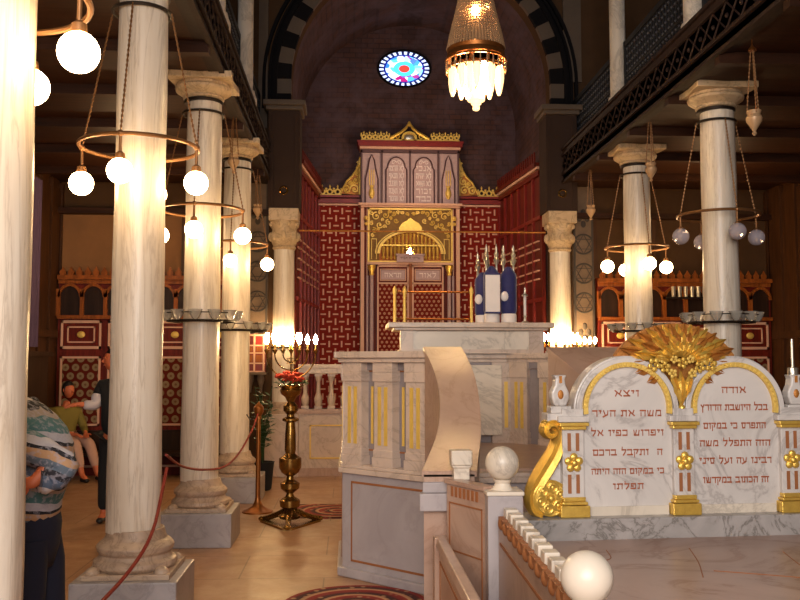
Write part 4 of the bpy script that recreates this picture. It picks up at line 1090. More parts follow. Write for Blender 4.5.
# low crenellated wall, newels with balls, inner rail
def ball_newel(x, y, zt, label, w=.093, r=.09, zb=0):
    o = thing('newel_post', label, 'post', (x, y, zb), 'marble newels with ball tops')
    MB().box((x-w, y-w, zb), (x+w, y+w, zt-.03)).build('shaft', 'greymarble', o, bevel=.006)
    MB().box((x-w-.006, y-w-.006, zt-.03), (x+w+.006, y+w+.006, zt-.008)).build('cap', 'whitemarble', o, bevel=.006)
    b = MB().lathe([(.06, zt-.008), (.045, zt+.01), (.04, zt+.025), (.05, zt+.045)], (x, y, 0), 24)
    b.sphere((x, y, zt+.045+r*.93), r, 32, 20); b.build('ball', 'whitemarble', o)
ball_newel(.82, 4.68, .985, 'grey marble newel with a ball on top, left of the tablets')
ball_newel(.82, 3.03, .785, 'marble newel whose ball shows at the bottom edge, nearest the camera')
o = thing('crenellated_wall', 'low marble wall topped by small white blocks over brown cusps, leading to the nearest ball', 'wall', (.80, 3.8, 0))
zt = lambda y: .845+(y-3.1)*(.045/1.45)
b = MB().add([(.78, 3.13, 0), (.85, 3.13, 0), (.85, 4.58, 0), (.78, 4.58, 0), (.78, 3.13, zt(3.13)-.05), (.85, 3.13, zt(3.13)-.05), (.85, 4.58, zt(4.58)-.05), (.78, 4.58, zt(4.58)-.05)],
             [(0, 3, 2, 1), (4, 5, 6, 7), (0, 1, 5, 4), (1, 2, 6, 5), (2, 3, 7, 6), (3, 0, 4, 7)])
b.build('wall_panel', 'pinkmarble', o)
b = MB().obox((.778, 0, 0), (0, 1, 0), (1, 0, 0), 3.2, 4.52, -.004, .003, .30, .315)
b.add([(.774, 3.2, zt(3.2)-.17), (.78, 3.2, zt(3.2)-.17), (.78, 4.52, zt(4.52)-.17), (.774, 4.52, zt(4.52)-.17), (.774, 3.2, zt(3.2)-.158), (.78, 3.2, zt(3.2)-.158), (.78, 4.52, zt(4.52)-.158), (.774, 4.52, zt(4.52)-.158)],
      [(0, 3, 2, 1), (4, 5, 6, 7), (0, 1, 5, 4), (1, 2, 6, 5), (2, 3, 7, 6), (3, 0, 4, 7)])
b.build('inlaid_line', 'line', o)
nb = 11
for k in range(nb):
    y = 4.52-k*(1.36/nb); z = zt(y)
    m = MB().box((.795, y-.085, z-.05), (.86, y-.005, z+.02)); m.build('block', 'whitemarble', o, bevel=.006)
    c = MB().sphere((.778, y-.045, z-.055), .034, 10, 6, (.55, .9, 1)).box((.77, y-.12, z-.05), (.80, y+.0, z-.025)); c.build('cusp', 'golddark' if k % 1 else 'line', o)
# oblique side wall between the stair parapet and the newel
o = thing('stair_flank_wall', 'pinkish marble side wall with a row of brown flutes left of the ball newel', 'wall', (.64, 4.82, 0))
p0 = Vector((.56, 5.02, 0)); p1 = Vector((.73, 4.68, 0)); L = (p1-p0).length; t = (p1-p0)/L; n = Vector((t.y, -t.x, 0))
if n.x > 0: n = -n
MB().obox(p0, t, n, 0, L, -.06, 0, 0, .985).build('wall_panel', 'pinkmarble', o, bevel=.004)
b = MB()
for k in range(7):
    s0 = .05+k*(L-.1)/7; b.obox(p0, t, n, s0, s0+.022, -.002, .004, .90, .955)
for z in (.86, .60, .20): b.obox(p0, t, n, .03, L-.03, -.002, .004, z, z+.008)
for s0 in (.03, L-.038): b.obox(p0, t, n, s0, s0+.008, -.002, .004, .20, .868)
b.build('brown_line', 'line', o)
MB().obox(p0, t, n, -.01, L, -.07, .012, .965, .99).build('coping', 'pinkmarble', o, bevel=.004)
o = thing('short_post', 'short pale marble post with a flat cap at the foot of the curved parapet', 'post', (.64, 5.04, .96))
MB().box((.60, 5.0, .985), (.69, 5.09, 1.06)).build('shaft', 'whitemarble', o, bevel=.004)
MB().box((.59, 4.99, 1.05), (.70, 5.10, 1.065)).box((.585, 4.985, 1.065), (.705, 5.105, 1.15)).build('cap', 'whitemarble', o, bevel=.008)
o = thing('low_rail_wall', 'lowest tan marble rail wall running towards the camera beside the pulpit steps', 'wall', (.51, 3.9, 0))
MB().box((.495, 2.6, 0), (.535, 4.86, .66)).build('wall_panel', 'pinkmarble', o)
MB().box((.47, 4.80, 0), (.54, 4.90, .70)).build('end_post', 'pinkmarble', o, bevel=.004)
b = MB().add([(.475, 2.6, .66), (.55, 2.6, .66), (.55, 4.86, .66), (.475, 4.86, .66), (.485, 2.6, .70), (.53, 2.6, .71), (.53, 4.86, .71), (.485, 4.86, .70)],
             [(0, 3, 2, 1), (4, 5, 6, 7), (0, 1, 5, 4), (1, 2, 6, 5), (2, 3, 7, 6), (3, 0, 4, 7)])
b.build('handrail', 'pinkmarble', o, bevel=.006)
b = MB()
for z in (.20, .58): b.box((.491, 2.7, z), (.497, 4.75, z+.012))
for y in (2.7, 3.7, 4.74): b.box((.491, y, .20), (.497, y+.012, .59))
b.build('inlaid_line', 'line', o)
o = thing('inner_step_slab', 'sloping tan marble slab between the low rail and the ball newel', 'slab', (.63, 3.7, 0))
b = MB().add([(.55, 2.6, 0), (.775, 2.6, 0), (.775, 4.62, 0), (.55, 4.95, 0), (.55, 2.6, .34), (.775, 2.6, .38), (.775, 4.62, .38), (.55, 4.95, .34)],
             [(0, 3, 2, 1), (4, 5, 6, 7), (0, 1, 5, 4), (1, 2, 6, 5), (2, 3, 7, 6), (3, 0, 4, 7)])
b.build('slab', 'pinkmarble', o)
b = MB().tube([(.64, 2.7, .358), (.64, 4.7, .358)], .004, 4); b.build('groove', 'line', o)

# ================================================================== THINGS ON THE READING DESK
ZD = 2.027
def torah(x, y, label, sc=1.0, panel=True, base='white'):
    o = thing('torah_scroll', label, 'torah scroll', (x, y, ZD), 'dressed Torah scrolls on the reading desk')
    def pr(k): return [(.075*k, 0), (.082*k, .02)]
    b = MB().lathe([(.07, .10*sc), (.082, .13*sc), (.08, .30*sc), (.082, .46*sc), (.078, .49*sc), (.06, .52*sc), (.03, .56*sc), (.015, .57*sc)], (x, y, ZD), 24, 1.0, .75)
    b.build('mantle', 'blue', o)
    MB().lathe([(.072, .0), (.078, .01), (.078, .085*sc), (.07, .10*sc)], (x, y, ZD), 24, 1, .75).build('foot', base, o)
    for s in (-1, 1):
        r = MB().lathe([(.012, .50*sc), (.012, .58*sc), (.022, .60*sc), (.03, .63*sc), (.016, .66*sc), (.024, .69*sc), (.012, .72*sc), (.016, .74*sc), (.003, .79*sc)], (x+s*.05, y, ZD), 12)
        r.build('finial', 'silver', o)
    if panel:
        b = MB().box((x-.072, y-.075, ZD+.10*sc), (x+.072, y-.055, ZD+.485*sc)); b.build('white_panel', 'white', o, bevel=.006)
        b = MB().box((x-.075, y-.079, ZD+.095*sc), (x+.075, y-.055, ZD+.112*sc)).box((x-.075, y-.079, ZD+.475*sc), (x+.075, y-.055, ZD+.49*sc)); b.build('panel_trim', 'blue', o)
    else:
        b = MB().sphere((x-.05, y-.055, ZD+.27*sc), .05, 12, 8, (.8, .3, 1)); b.build('pale_motif', 'white', o)
torah(1.415, 8.60, 'blue-mantled Torah scroll with a tall white front panel, standing in front')
torah(1.595, 8.66, 'blue Torah scroll with silver finials on the right of the group', 1.0, False)
torah(1.355, 8.78, 'blue Torah scroll half hidden behind the one with the white panel', .92, False)
o = thing('candlestick', 'silver candlestick with a white candle right of the Torah scrolls', 'candlestick', (1.75, 8.62, ZD))
MB().lathe([(.045, 0), (.045, .01), (.015, .03), (.012, .06), (.022, .08)], (1.75, 8.62, ZD), 16).build('foot', 'silver', o)
MB().lathe([(.014, .08), (.014, .27)], (1.75, 8.62, ZD), 12).build('candle', 'white', o)
MB().lathe([(.03, .27), (.032, .285), (.012, .30), (.008, .36)], (1.75, 8.62, ZD), 12).build('cap', 'silver', o)
o = thing('brass_railing', 'thin brass railing standing along the back of the reading desk', 'railing', (1.0, 8.86, ZD))
b = MB()
for z in (.055, .33): b.tube([(.46, 8.86, ZD+z), (1.26, 8.86, ZD+z)], .011, 8)
b.build('rail', 'copper', o)
for x in (.47, .57, 1.25): MB().lathe([(.02, 0), (.016, .03), (.014, .30), (.022, .33), (.02, .36), (.005, .39)], (x, 8.86, ZD), 10).build('post', 'goldlight', o)

# ================================================================== LAMPS
def ring_lamp(x, y, label, a0, lit=True, angs=None, blob=False):
    o = thing('ring_lamp', label, 'ring lamp', (x, y, 3.08), 'hoop lamps hung around the columns')
    R = .385; b = MB().ring((x, y, 3.08), R, .014, 48, 8); b.build('hoop', 'hoop', o)
    MB().ring((x, y, 4.0), .19, .012, 28, 6).build('top_collar', 'iron', o)
    for k in range(4):
        a = math.radians(angs[k] if angs else a0+90*k); px, py = x+R*math.cos(a), y+R*math.sin(a); qx, qy = x+.20*math.cos(a), y+.20*math.sin(a)
        c = MB(); n = 26
        c.tube([(px, py, 3.09), (qx, qy, 4.0)], .005, 5)
        for j in range(n):
            t = j/n; c.sphere((px+(qx-px)*t, py+(qy-py)*t, 3.09+.91*t), .009, 5, 3, (1, 1, 1.7))
        c.build('chain', 'hoop', o)
        h = MB().lathe([(.010, 3.08), (.010, 2.965), (.03, 2.95), (.034, 2.915), (.028, 2.91)], (px, py, 0), 12).sphere((px, py, 3.08), .022, 8, 6); h.build('socket', 'hoop', o)
        gl = MB().sphere((px, py, 2.84 if lit else 2.87), .080, 24, 16).build('globe', 'globe' if lit else 'clearglobe', o)
        if not lit: MB().lathe([(.012, 2.88), (.018, 2.86), (.016, 2.83), (.004, 2.82)], (px, py, 0), 8).build('bulb', 'filament', gl)
ring_lamp(-1.40, ROWY[1], 'ring of lit globes around the tall cream column in front', -94)
ring_lamp(-1.385, ROWY[2], 'ring of lit globes around the second left column back', -91)
ring_lamp(LX, ROWY[3], 'ring of lit globes around the farthest left column', -92)
ring_lamp(-1.42, ROWY[0], 'ring lamp whose large lit globe hangs at the top left, cut by the frame', 0, True, [-10, 84, 180, 270])
ring_lamp(RX, ROWY[2], 'ring lamp with unlit clear globes around the nearer right column', -88, False)
ring_lamp(RX, ROWY[3], 'ring of lit globes around the farther right column', -86)

def cup_ring(x, y, label, R=.33):
    o = thing('oil_cup_ring', label, 'cup holder', (x, y, 2.02), 'iron rings of glass oil cups around the columns')
    b = MB().ring((x, y, 2.03), R-.02, .010, 40, 6).ring((x, y, 2.10), R+.02, .006, 40, 6).ring((x, y, 2.03), .19, .012, 30, 6)
    for k in range(4):
        a = k*PI/2+.5; b.tube([(x+.18*math.cos(a), y+.18*math.sin(a), 2.03), (x+R*math.cos(a), y+R*math.sin(a), 2.03)], .007, 5)
    b.build('iron_ring', 'iron', o)
    for k in range(12):
        a = 2*PI*k/12; MB().lathe([(.02, 2.035), (.035, 2.05), (.055, 2.09), (.062, 2.115), (.066, 2.125)], (x+R*math.cos(a), y+R*math.sin(a), 0), 12).build('glass_cup', 'glass', o)
cup_ring(LX, ROWY[2], 'ring of glass oil cups on the second left column back')
cup_ring(LX, ROWY[3], 'ring of glass oil cups on the farthest left column', .40)
cup_ring(RX, ROWY[2], 'ring of glass oil cups on the nearer right column, above the gilded crown')
cup_ring(RX, ROWY[3], 'ring of glass oil cups on the farther right column')

def hanging_lamp(x, y, z, ztop, label, lit=False):
    o = thing('hanging_oil_lamp', label, 'oil lamp', (x, y, z), 'small oil lamps hung from the gallery beams')
    b = MB().lathe([(.004, -.12), (.02, -.10), (.012, -.08), (.03, -.05), (.062, .0), (.066, .03), (.05, .06), (.058, .085), (.06, .09)], (x, y, z), 18)
    b.build('bowl', plain('hanging_lamp_bowl', rgb(186, 150, 112), .4, .2), o)
    zt_ = z+.62
    for k in range(3):
        a = k*2*PI/3+.4; c = MB().tube([(x+.055*math.cos(a), y+.055*math.sin(a), z+.08), (x+.012*math.cos(a), y+.012*math.sin(a), zt_)], .005, 5)
        for j in range(16):
            t = j/16; rr = .055+(.012-.055)*t; c.sphere((x+rr*math.cos(a), y+rr*math.sin(a), z+.08+(zt_-z-.08)*t), .008, 5, 3, (1, 1, 1.6))
        c.build('chain', 'hoop', o)
    MB().lathe([(.035, zt_-.02), (.03, zt_), (.012, zt_+.02), (.005, zt_+.04)], (x, y, 0), 12).tube([(x, y, zt_+.03), (x, y, ztop)], .004, 5).build('canopy', 'copper', o)
hanging_lamp(3.36, 7.0, 3.64, 4.34, 'brass oil lamp hanging at the upper right, beyond the right column capital')
hanging_lamp(3.38, 9.55, 3.78, 4.34, 'small oil lamp beside the capital of the farther right column')
hanging_lamp(3.38, 12.0, 3.74, 4.34, 'small oil lamp hanging just right of the right arch column')
hanging_lamp(-1.26, 9.6, 3.82, 4.34, 'small oil lamp hanging in front of the farthest left column')
hanging_lamp(-1.26, 12.2, 3.74, 4.34, 'small oil lamp hanging between the farthest left column and the arch column')

# rack of small glasses in the right aisle
o = thing('glass_rack', 'rack of small pale glasses in the right aisle behind the columns', 'rack', (5.1, 12.9, 2.62))
MB().box((4.82, 12.86, 2.60), (5.42, 12.98, 2.62)).box((4.84, 12.97, 2.60), (4.87, 13.16, 2.63)).box((5.38, 12.97, 2.60), (5.41, 13.16, 2.63)).build('shelf', 'iron', o)
for k in range(6): MB().lathe([(.028, 2.62), (.03, 2.66), (.036, 2.78)], (4.88+k*.095, 12.92, 0), 10).build('glass', 'silver', o)

# crystal chandelier
HX, HY = 1.11, 7.5
o = thing('crystal_chandelier', 'crystal chandelier with a beaded cone, gilded band and glowing bulbs', 'chandelier', (HX, HY, 3.9))
b = MB(); ns = 56; prof = [(.248, 4.42), (.222, 4.55), (.172, 4.75), (.132, 4.93), (.102, 5.12), (.08, 5.34), (.065, 5.6)]
for k in range(ns):
    a = 2*PI*k/ns
    for i in range(len(prof)-1):
        for j in range(7):
            t = j/7; r = prof[i][0]+(prof[i+1][0]-prof[i][0])*t; z = prof[i][1]+(prof[i+1][1]-prof[i][1])*t; c = (HX+r*math.cos(a), HY+r*math.sin(a), z); q = .0125
            b.add([(c[0]+q*dx, c[1]+q*dy, c[2]+q*1.3*dz) for dx, dy, dz in ((1,0,0),(-1,0,0),(0,1,0),(0,-1,0),(0,0,1),(0,0,-1))], [(0,2,4),(2,1,4),(1,3,4),(3,0,4),(2,0,5),(1,2,5),(3,1,5),(0,3,5)])
so = b.build('bead_strands', 'crystal', o); so['kind'] = 'stuff'
MB().lathe([(.215, 4.42), (.19, 4.55), (.142, 4.75), (.104, 4.93), (.078, 5.12), (.055, 5.34), (.04, 5.6)], (HX, HY, 0), 28).build('inner_cone', 'crystal', o)
MB().sphere((HX-.03, HY-.19, 4.70), .03, 12, 8).build('light_glint', 'flame', o)  # glowing ball standing in for a glint of light on the beads
MB().lathe([(.245, 4.32), (.26, 4.33), (.255, 4.36), (.245, 4.38), (.255, 4.41), (.24, 4.425), (.23, 4.42), (.23, 4.32)], (HX, HY, 0), 40).build('gilded_band', 'copper', o)
b = MB().ring((HX, HY, 4.31), .262, .012, 40, 6).ring((HX, HY, 4.24), .25, .014, 40, 6).ring((HX, HY, 4.08), .12, .01, 30, 6); b.tube([(HX, HY, 4.0), (HX, HY, 9.2)], .012, 6)
for k in range(10):
    a = 2*PI*k/10; b.tube([(HX+.24*math.cos(a), HY+.24*math.sin(a), 4.24), (HX+.24*math.cos(a), HY+.24*math.sin(a), 4.32)], .012, 5)
b.lathe([(.07, 5.6), (.11, 5.64), (.11, 5.70), (.03, 5.74)], (HX, HY, 0), 20)
b.build('frame', 'copper', o)
for k in range(10):
    a = 2*PI*k/10+.2; x, y = HX+.215*math.cos(a), HY+.215*math.sin(a)
    MB().lathe([(.012, 4.02), (.026, 4.06), (.036, 4.13), (.036, 4.20), (.022, 4.24)], (x, y, 0), 12).build('outer_lamp', 'crystallit', o)
for k in range(6):
    a = 2*PI*k/6; x, y = HX+.12*math.cos(a), HY+.12*math.sin(a)
    MB().lathe([(.015, 4.0), (.035, 4.05), (.045, 4.13), (.04, 4.22), (.02, 4.27)], (x, y, 0), 12).build('inner_lamp', 'flame' if k % 2 else 'crystallit', o)
MB().lathe([(.02, 3.87), (.03, 3.88), (.03, 3.92), (.045, 3.925), (.045, 3.95), (.075, 3.955), (.08, 4.0), (.06, 4.04)], (HX, HY, 0), 16).build('bottom_tier', 'crystallit', o)
for k in range(28):
    a = 2*PI*k/28; x, y = HX+.262*math.cos(a), HY+.262*math.sin(a)
    MB().lathe([(.003, 4.20), (.010, 4.225), (.006, 4.26), (.003, 4.31)], (x, y, 0), 6).build('pendant', 'crystal', o)

o.location.z -= .03
# menorahs on tall brass stands
def menorah_head(b, bl, x, y, z0, span, zf, n=7):
    """arms as nested half rings; returns flame positions"""
    out = []; h = n//2
    for k in range(1, h+1):
        r = span*k/h
        b.tube([(x+r*math.cos(PI+PI*j/20), y, zf-.13+min(r, .30)*math.sin(PI+PI*j/20)*1.0) for j in range(21)], .008, 6)
        for s in (-1, 1): b.lathe([(.008, zf-.13), (.024, zf-.10), (.028, zf-.085), (.012, zf-.08), (.011, zf-.03)], (x+s*r, y, 0), 10); out.append(x+s*r)
    b.tube([(x, y, z0), (x, y, zf-.10)], .010, 6); b.lathe([(.008, zf-.13), (.028, zf-.085), (.011, zf-.03)], (x, y, 0), 10); out.append(x)
    for s in (0, PI):
        b.tube([(x+.05*math.cos(s+PI/2+2*PI*j/3), y-.015, zf-.20+.05*math.sin(s+PI/2+2*PI*j/3)) for j in range(3)], .006, 5, True)
    return out
def menorah(x, y, zf, span, label, full=True):
    o = thing('menorah_stand', label, 'menorah', (x, y, 0), 'brass menorahs on tall stands')
    b = MB(); d = zf-1.85
    pr = [(.0, .06), (.10, .06), (.12, .09), (.07, .12), (.05, .15), (.10, .18), (.105, .24), (.045, .28), (.035, .31), (.095, .36), (.10, .41), (.04, .45), (.035, .48), (.09, .52), (.115, .57), (.115, .66), (.07, .69), (.05, .71), (.058, .74), (.055, .90), (.045, 1.02), (.085, 1.04), (.085, 1.06), (.04, 1.08), (.038, 1.10), (.075, 1.14), (.075, 1.19), (.035, 1.23), (.05, 1.26), (.06, 1.28), (.10, 1.31), (.115, 1.35), (.10, 1.37), (.135, 1.395), (.13, 1.405), (.02, 1.41)]
    b.lathe([(max(r, .001), z+d*min(1, z)) for r, z in pr], (x, y, 0), 24); b.build('stem', 'brass', o)
    f = MB()
    for k in range(3):
        a = k*2*PI/3-PI/2
        c, s = math.cos(a), math.sin(a)
        f.tube([(x+.06*c, y+.06*s, .13), (x+.16*c, y+.16*s, .085), (x+.26*c, y+.26*s, .05), (x+.33*c, y+.33*s, .03)], [.035, .03, .028, .03], 8)
        f.sphere((x+.34*c, y+.34*s, .03), .035, 8, 6, (1.2, 1.2, .8))
    f.prism([(x+.34*math.cos(2*PI*k/3-PI/2+PI*0+q), y+.34*math.sin(2*PI*k/3-PI/2+q)) for k in range(3) for q in (-.12, .12)], .0, .022)
    f.build('tripod_foot', 'brass', o)
    h = MB(); xs = menorah_head(h, None, x, y, 1.38+d, span, zf)
    h.build('branches', 'brass', o)
    for xx in xs: MB().lathe([(.010, zf-.03), (.018, zf-.01), (.024, zf+.02), (.016, zf+.05), (.003, zf+.075)], (xx, y, 0), 10).build('candle_bulb', 'flame', o)
menorah(-.585, 9.15, 1.86, .25, 'brass menorah stand with lit bulbs and red flowers, left of the pulpit')
menorah(3.22, 12.1, 1.93, .22, 'brass menorah stand with lit bulbs beyond the pulpit, by the right arch column')
def sconce(x, label):
    y = 13.05; o = thing('candle_sconce', label, 'sconce', (x, y, 1.9), 'bulb sconces around the arch columns')
    b = MB().ring((x, y, 1.86), .168, .012, 28, 6).ring((x, y, 1.86), .25, .009, 32, 6)
    P_ = []
    for k in range(7):
        a = PI+PI*k/6; P_.append((x+.25*math.cos(a), y+.25*math.sin(a))); b.tube([(x+.165*math.cos(a), y+.165*math.sin(a), 1.86), (*P_[-1], 1.86)], .006, 5)
        b.lathe([(.006, 1.86), (.022, 1.89), (.026, 1.90), (.011, 1.905), (.011, 1.96)], (*P_[-1], 0), 10)
    b.build('bracket', 'brass', o)
    for q in P_: MB().lathe([(.010, 1.96), (.02, 1.98), (.026, 2.01), (.018, 2.05), (.003, 2.08)], (*q, 0), 10).build('candle_bulb', 'flame', o)
sconce(-.95, 'ring of lit candle bulbs around the left arch column'); sconce(3.19, 'ring of lit candle bulbs around the right arch column')
o = thing('flower_wreath', 'ring of red flowers and leaves around the bowl of the left menorah stand', 'flowers', (-.585, 9.15, 1.40))
b = MB(); rnd = random.Random(5)
for k in range(40):
    a = rnd.random()*2*PI; r = .05+.10*rnd.random(); c = Vector((-.585+r*math.cos(a), 9.15+r*math.sin(a), 1.41+.05*rnd.random()))
    d = Vector((math.cos(a), math.sin(a), rnd.random()-.2)).normalized()*.07; n = d.cross(Vector((0, 0, 1))).normalized()*.02
    b.add([c, c+d*.5+n, c+d, c+d*.5-n, c+d*.5+Vector((0, 0, .012))], [(0, 1, 4), (1, 2, 4), (2, 3, 4), (3, 0, 4), (0, 3, 2, 1)])
b.build('leaves', 'leaf', o)
for k in range(18):
    a = 2*PI*k/18+rnd.random()*.3; r = .04+.11*rnd.random(); x, y, z = -.585+r*math.cos(a), 9.15+r*math.sin(a), 1.44+.10*rnd.random()
    m = MB().sphere((x, y, z), .024, 8, 5)
    for j in range(5): q = 2*PI*j/5; m.sphere((x+.026*math.cos(q), y+.026*math.sin(q), z+.006), .023, 7, 4, (1, 1, .6))
    m.build('blossom', 'blossom', o)

# stanchion, ropes, plant
o = thing('rope_stanchion', 'brass rope stanchion standing left of the menorah', 'stanchion', (-.985, 9.9, 0))
MB().lathe([(.17, 0), (.17, .015), (.12, .035), (.06, .07), (.035, .12), (.03, .16)], (-.985, 9.9, 0), 24).build('foot', 'copper', o)
MB().lathe([(.026, .14), (.024, 1.02)], (-.985, 9.9, 0), 14).build('post', 'copper', o)
MB().lathe([(.035, 1.02), (.03, 1.05), (.055, 1.10), (.055, 1.15), (.02, 1.19), (.005, 1.21)], (-.985, 9.9, 0), 14).build('knob', 'copper', o)
r1 = lerp_curve([(-1.21, 6.02, 1.03), (-1.28, 7.0, .84), (-1.27, 7.95, .70), (-1.15, 8.45, .67), (-1.09, 9.1, .74), (-1.02, 9.6, .93), (-.99, 9.86, 1.08)], 34)
tag(MB().tube(r1, .010, 8).build('barrier_rope', 'rope'), 'red rope sagging from the tall front column to the brass stanchion', 'rope')
r2 = lerp_curve([(-1.19, 5.95, .95), (-1.185, 5.75, .78), (-1.17, 5.5, .65), (-1.19, 5.30, .545), (-1.24, 5.05, .45), (-1.29, 4.75, .385), (-1.26, 4.3, .37), (-1.23, 3.9, .42), (-1.205, 3.65, .52), (-1.215, 3.55, .64)], 30)
tag(MB().tube(r2, .011, 8).build('barrier_rope', 'rope'), 'red rope looping down from the tall front column towards the lower left', 'rope')
r3 = lerp_curve([(-1.20, 10.66, 1.02), (-1.12, 10.4, .98), (-1.02, 9.93, 1.10)], 14)
tag(MB().tube(r3, .008, 6).build('barrier_rope', 'cord'), 'short dark cord between the farthest left column and the stanchion', 'cord')
o = thing('potted_plant', 'dark green leafy plant in a dark pot behind the brass stanchion', 'plant', (-1.10, 11.6, 0))
MB().lathe([(.10, 0), (.12, .02), (.15, .34), (.16, .36), (.14, .36), (.12, .33)], (-1.10, 11.6, 0), 18).build('pot', 'blackcloth', o)
b = MB(); rnd = random.Random(9); st = MB()
for k in range(16):
    a = rnd.random()*2*PI; h = .5+.55*rnd.random(); e = Vector((-1.10+.13*math.cos(a), 11.6+.13*math.sin(a), .3+h)); st.tube([(-1.10, 11.6, .33), (-1.10+.05*math.cos(a), 11.6+.05*math.sin(a), .35+h*.6), tuple(e)], .005, 4)
    for j in range(7):
        c = Vector((-1.10, 11.6, .45)).lerp(e, .25+.12*j); q = rnd.random()*2*PI; d = Vector((math.cos(q), math.sin(q), rnd.random()*.8-.1)).normalized()*.11; n = d.cross(Vector((0, 0, 1))).normalized()*.032
        b.add([c, c+d*.45+n, c+d, c+d*.45-n, c+d*.5+Vector((0, 0, .015))], [(0, 1, 4), (1, 2, 4), (2, 3, 4), (3, 0, 4), (0, 3, 2, 1)])
b.build('leaves', 'leaf', o); st.build('stems', 'leaf', o)

# carpets
o = MB().lathe([(.50, 0), (.505, .004), (.50, .012), (.2, .013), (.001, .013)], (.06, 6.11, 0), 56).build('round_carpet', 'carpet', at=(.06, 6.11, 0))
tag(o, 'round red patterned carpet on the floor in front of the pulpit', 'carpet')
tag(MB().box((-.60, 9.45, 0), (.45, 10.35, .012)).build('rectangular_carpet', 'carpet', at=(-.1, 9.9, 0)), 'dark red patterned carpet behind the menorah stand', 'carpet')
# bench along the left aisle
o = thing('wooden_bench', 'dark wooden bench under the red screen in the left aisle', 'bench', (-3.0, 12.5, 0))
MB().box((-4.1, 12.66, .32), (-1.75, 13.1, .37)).build('seat', 'darkwood', o); MB().box((-4.1, 13.1, .32), (-1.75, 13.14, .66)).build('backrest', 'darkwood', o)
for x in (-4.0, -2.95, -1.85): MB().box((x-.03, 12.68, 0), (x+.03, 13.1, .32)).build('leg', 'darkwood', o)
o = thing('dark_cabinet', 'low dark cabinet against the left aisle wall behind the people', 'cabinet', (-3.98, 11.0, 0))
MB().box((-4.2, 10.2, 0), (-3.85, 11.6, 1.72)).build('body', 'darkwood', o); MB().box((-4.2, 10.15, 1.72), (-3.8, 11.65, 1.78)).build('top', 'darkwood', o)

# ================================================================== PEOPLE
def skin(name, nodes, edges, mat, parent, root=0, sub=2, flat=None):
    """nodes: (x,y,z,rx,ry); grown with a Skin modifier, baked to one mesh"""
    at = W[parent.name]; me = bpy.data.meshes.new(name)
    me.from_pydata([tuple(Vector(n[:3])-at) for n in nodes], edges, [])
    o = bpy.data.objects.new(name, me); COL.objects.link(o)
    m = o.modifiers.new('s', 'SKIN'); m.use_smooth_shade = True
    for i, n in enumerate(nodes):
        v = me.skin_vertices[0].data[i]; v.radius = (n[3], n[4] if len(n) > 4 else n[3]); v.use_root = (i == root)
    d = o.modifiers.new('d', 'SUBSURF'); d.levels = d.render_levels = sub
    nm = bpy.data.meshes.new_from_object(o.evaluated_get(bpy.context.evaluated_depsgraph_get()))
    nm.name = name; o.modifiers.clear(); o.data = nm; nm.materials.clear(); nm.materials.append(M[mat])
    for p in nm.polygons: p.use_smooth = True
    o.parent = parent; o.location = (0, 0, 0); W[o.name] = at
    return o
def seat_nodes(P, chain):
    return [P[c] for c in chain]
def hand(nodes, edges, wi, w, d, up, size=1.0, curl=.5):
    """fingers from wrist node index wi; w wrist position, d pointing direction, up = back of the hand"""
    w = Vector(w); d = Vector(d).normalized(); up = Vector(up).normalized(); sd = d.cross(up).normalized()
    pi = len(nodes); p = w+d*.055*size; nodes.append((*p, .032*size, .02*size)); edges.append((wi, pi))
    for k, (off, L) in enumerate(((-.030, .060), (-.010, .072), (.011, .068), (.030, .052))):
        b0 = p+d*.028*size+sd*off*size; b1 = b0+d*L*.5*size-up*curl*.015*size; b2 = b1+d*L*.45*size*(1-curl*.5)-up*curl*.035*size
        i = len(nodes); nodes += [(*b0, .010*size), (*b1, .009*size), (*b2, .0075*size)]; edges += [(pi, i), (i, i+1), (i+1, i+2)]
    t0 = w+d*.025*size-sd*.030*size; t1 = t0+d*.025*size-sd*.028*size; t2 = t1+d*.028*size-sd*.008*size
    i = len(nodes); nodes += [(*t0, .013*size), (*t1, .0105*size), (*t2, .009*size)]; edges += [(pi, i), (i, i+1), (i+1, i+2)]
def head(o, c, fdir, name='body', hair='hair', long=False):
    """face features are part of the head mesh; hair is a child"""
    c = Vector(c); f = Vector(fdir).normalized(); s = Vector((0, 0, 1)).cross(f).normalized(); u = f.cross(s)
    b = MB(); P = lambda a, d, e: c+s*a+f*d+u*e
    b.sphere((0, 0, 0), 1, 20, 14)
    for v in b.v:
        x, y, z = v.x, v.y, v.z
        wv = .073*(1-.25*max(0, -z)**1.3); dv = .092*(1-.10*max(0, -z))
        q = P(x*wv, y*dv+(.012*max(0, -z) if y > 0 else 0), z*.112); v.x, v.y, v.z = q
    n0 = len(b.v)
    b.tube([P(0, .082, .015), P(0, .104, -.02), P(0, .09, -.028)], [.009, .015, .008], 8)
    for a in (-.028, .028): b.sphere(P(a, .082, .018), .011, 8, 6)
    for a in (-.074, .074): b.sphere(P(a, -.005, 0), .026, 8, 6, (.4, .7, 1.1))
    b.tube([P(-.022, .083, -.052), P(0, .09, -.054), P(.022, .083, -.052)], .006, 6)
    b.build('head', 'skin', o)
    h = MB(); h.sphere((0, 0, 0), 1, 20, 12)
    for v in h.v:
        x, y, z = v.x, v.y, v.z
        q = P(x*.082, y*.098-.014, max(z, -.25 if y > .1 else (-1.2 if long else -.55))*.122+.014)
        if y > .35 and z < .45: q = P(x*.068, y*.078-.014, z*.1+.01)
        v.x, v.y, v.z = q
    h.build('hair', hair, o)

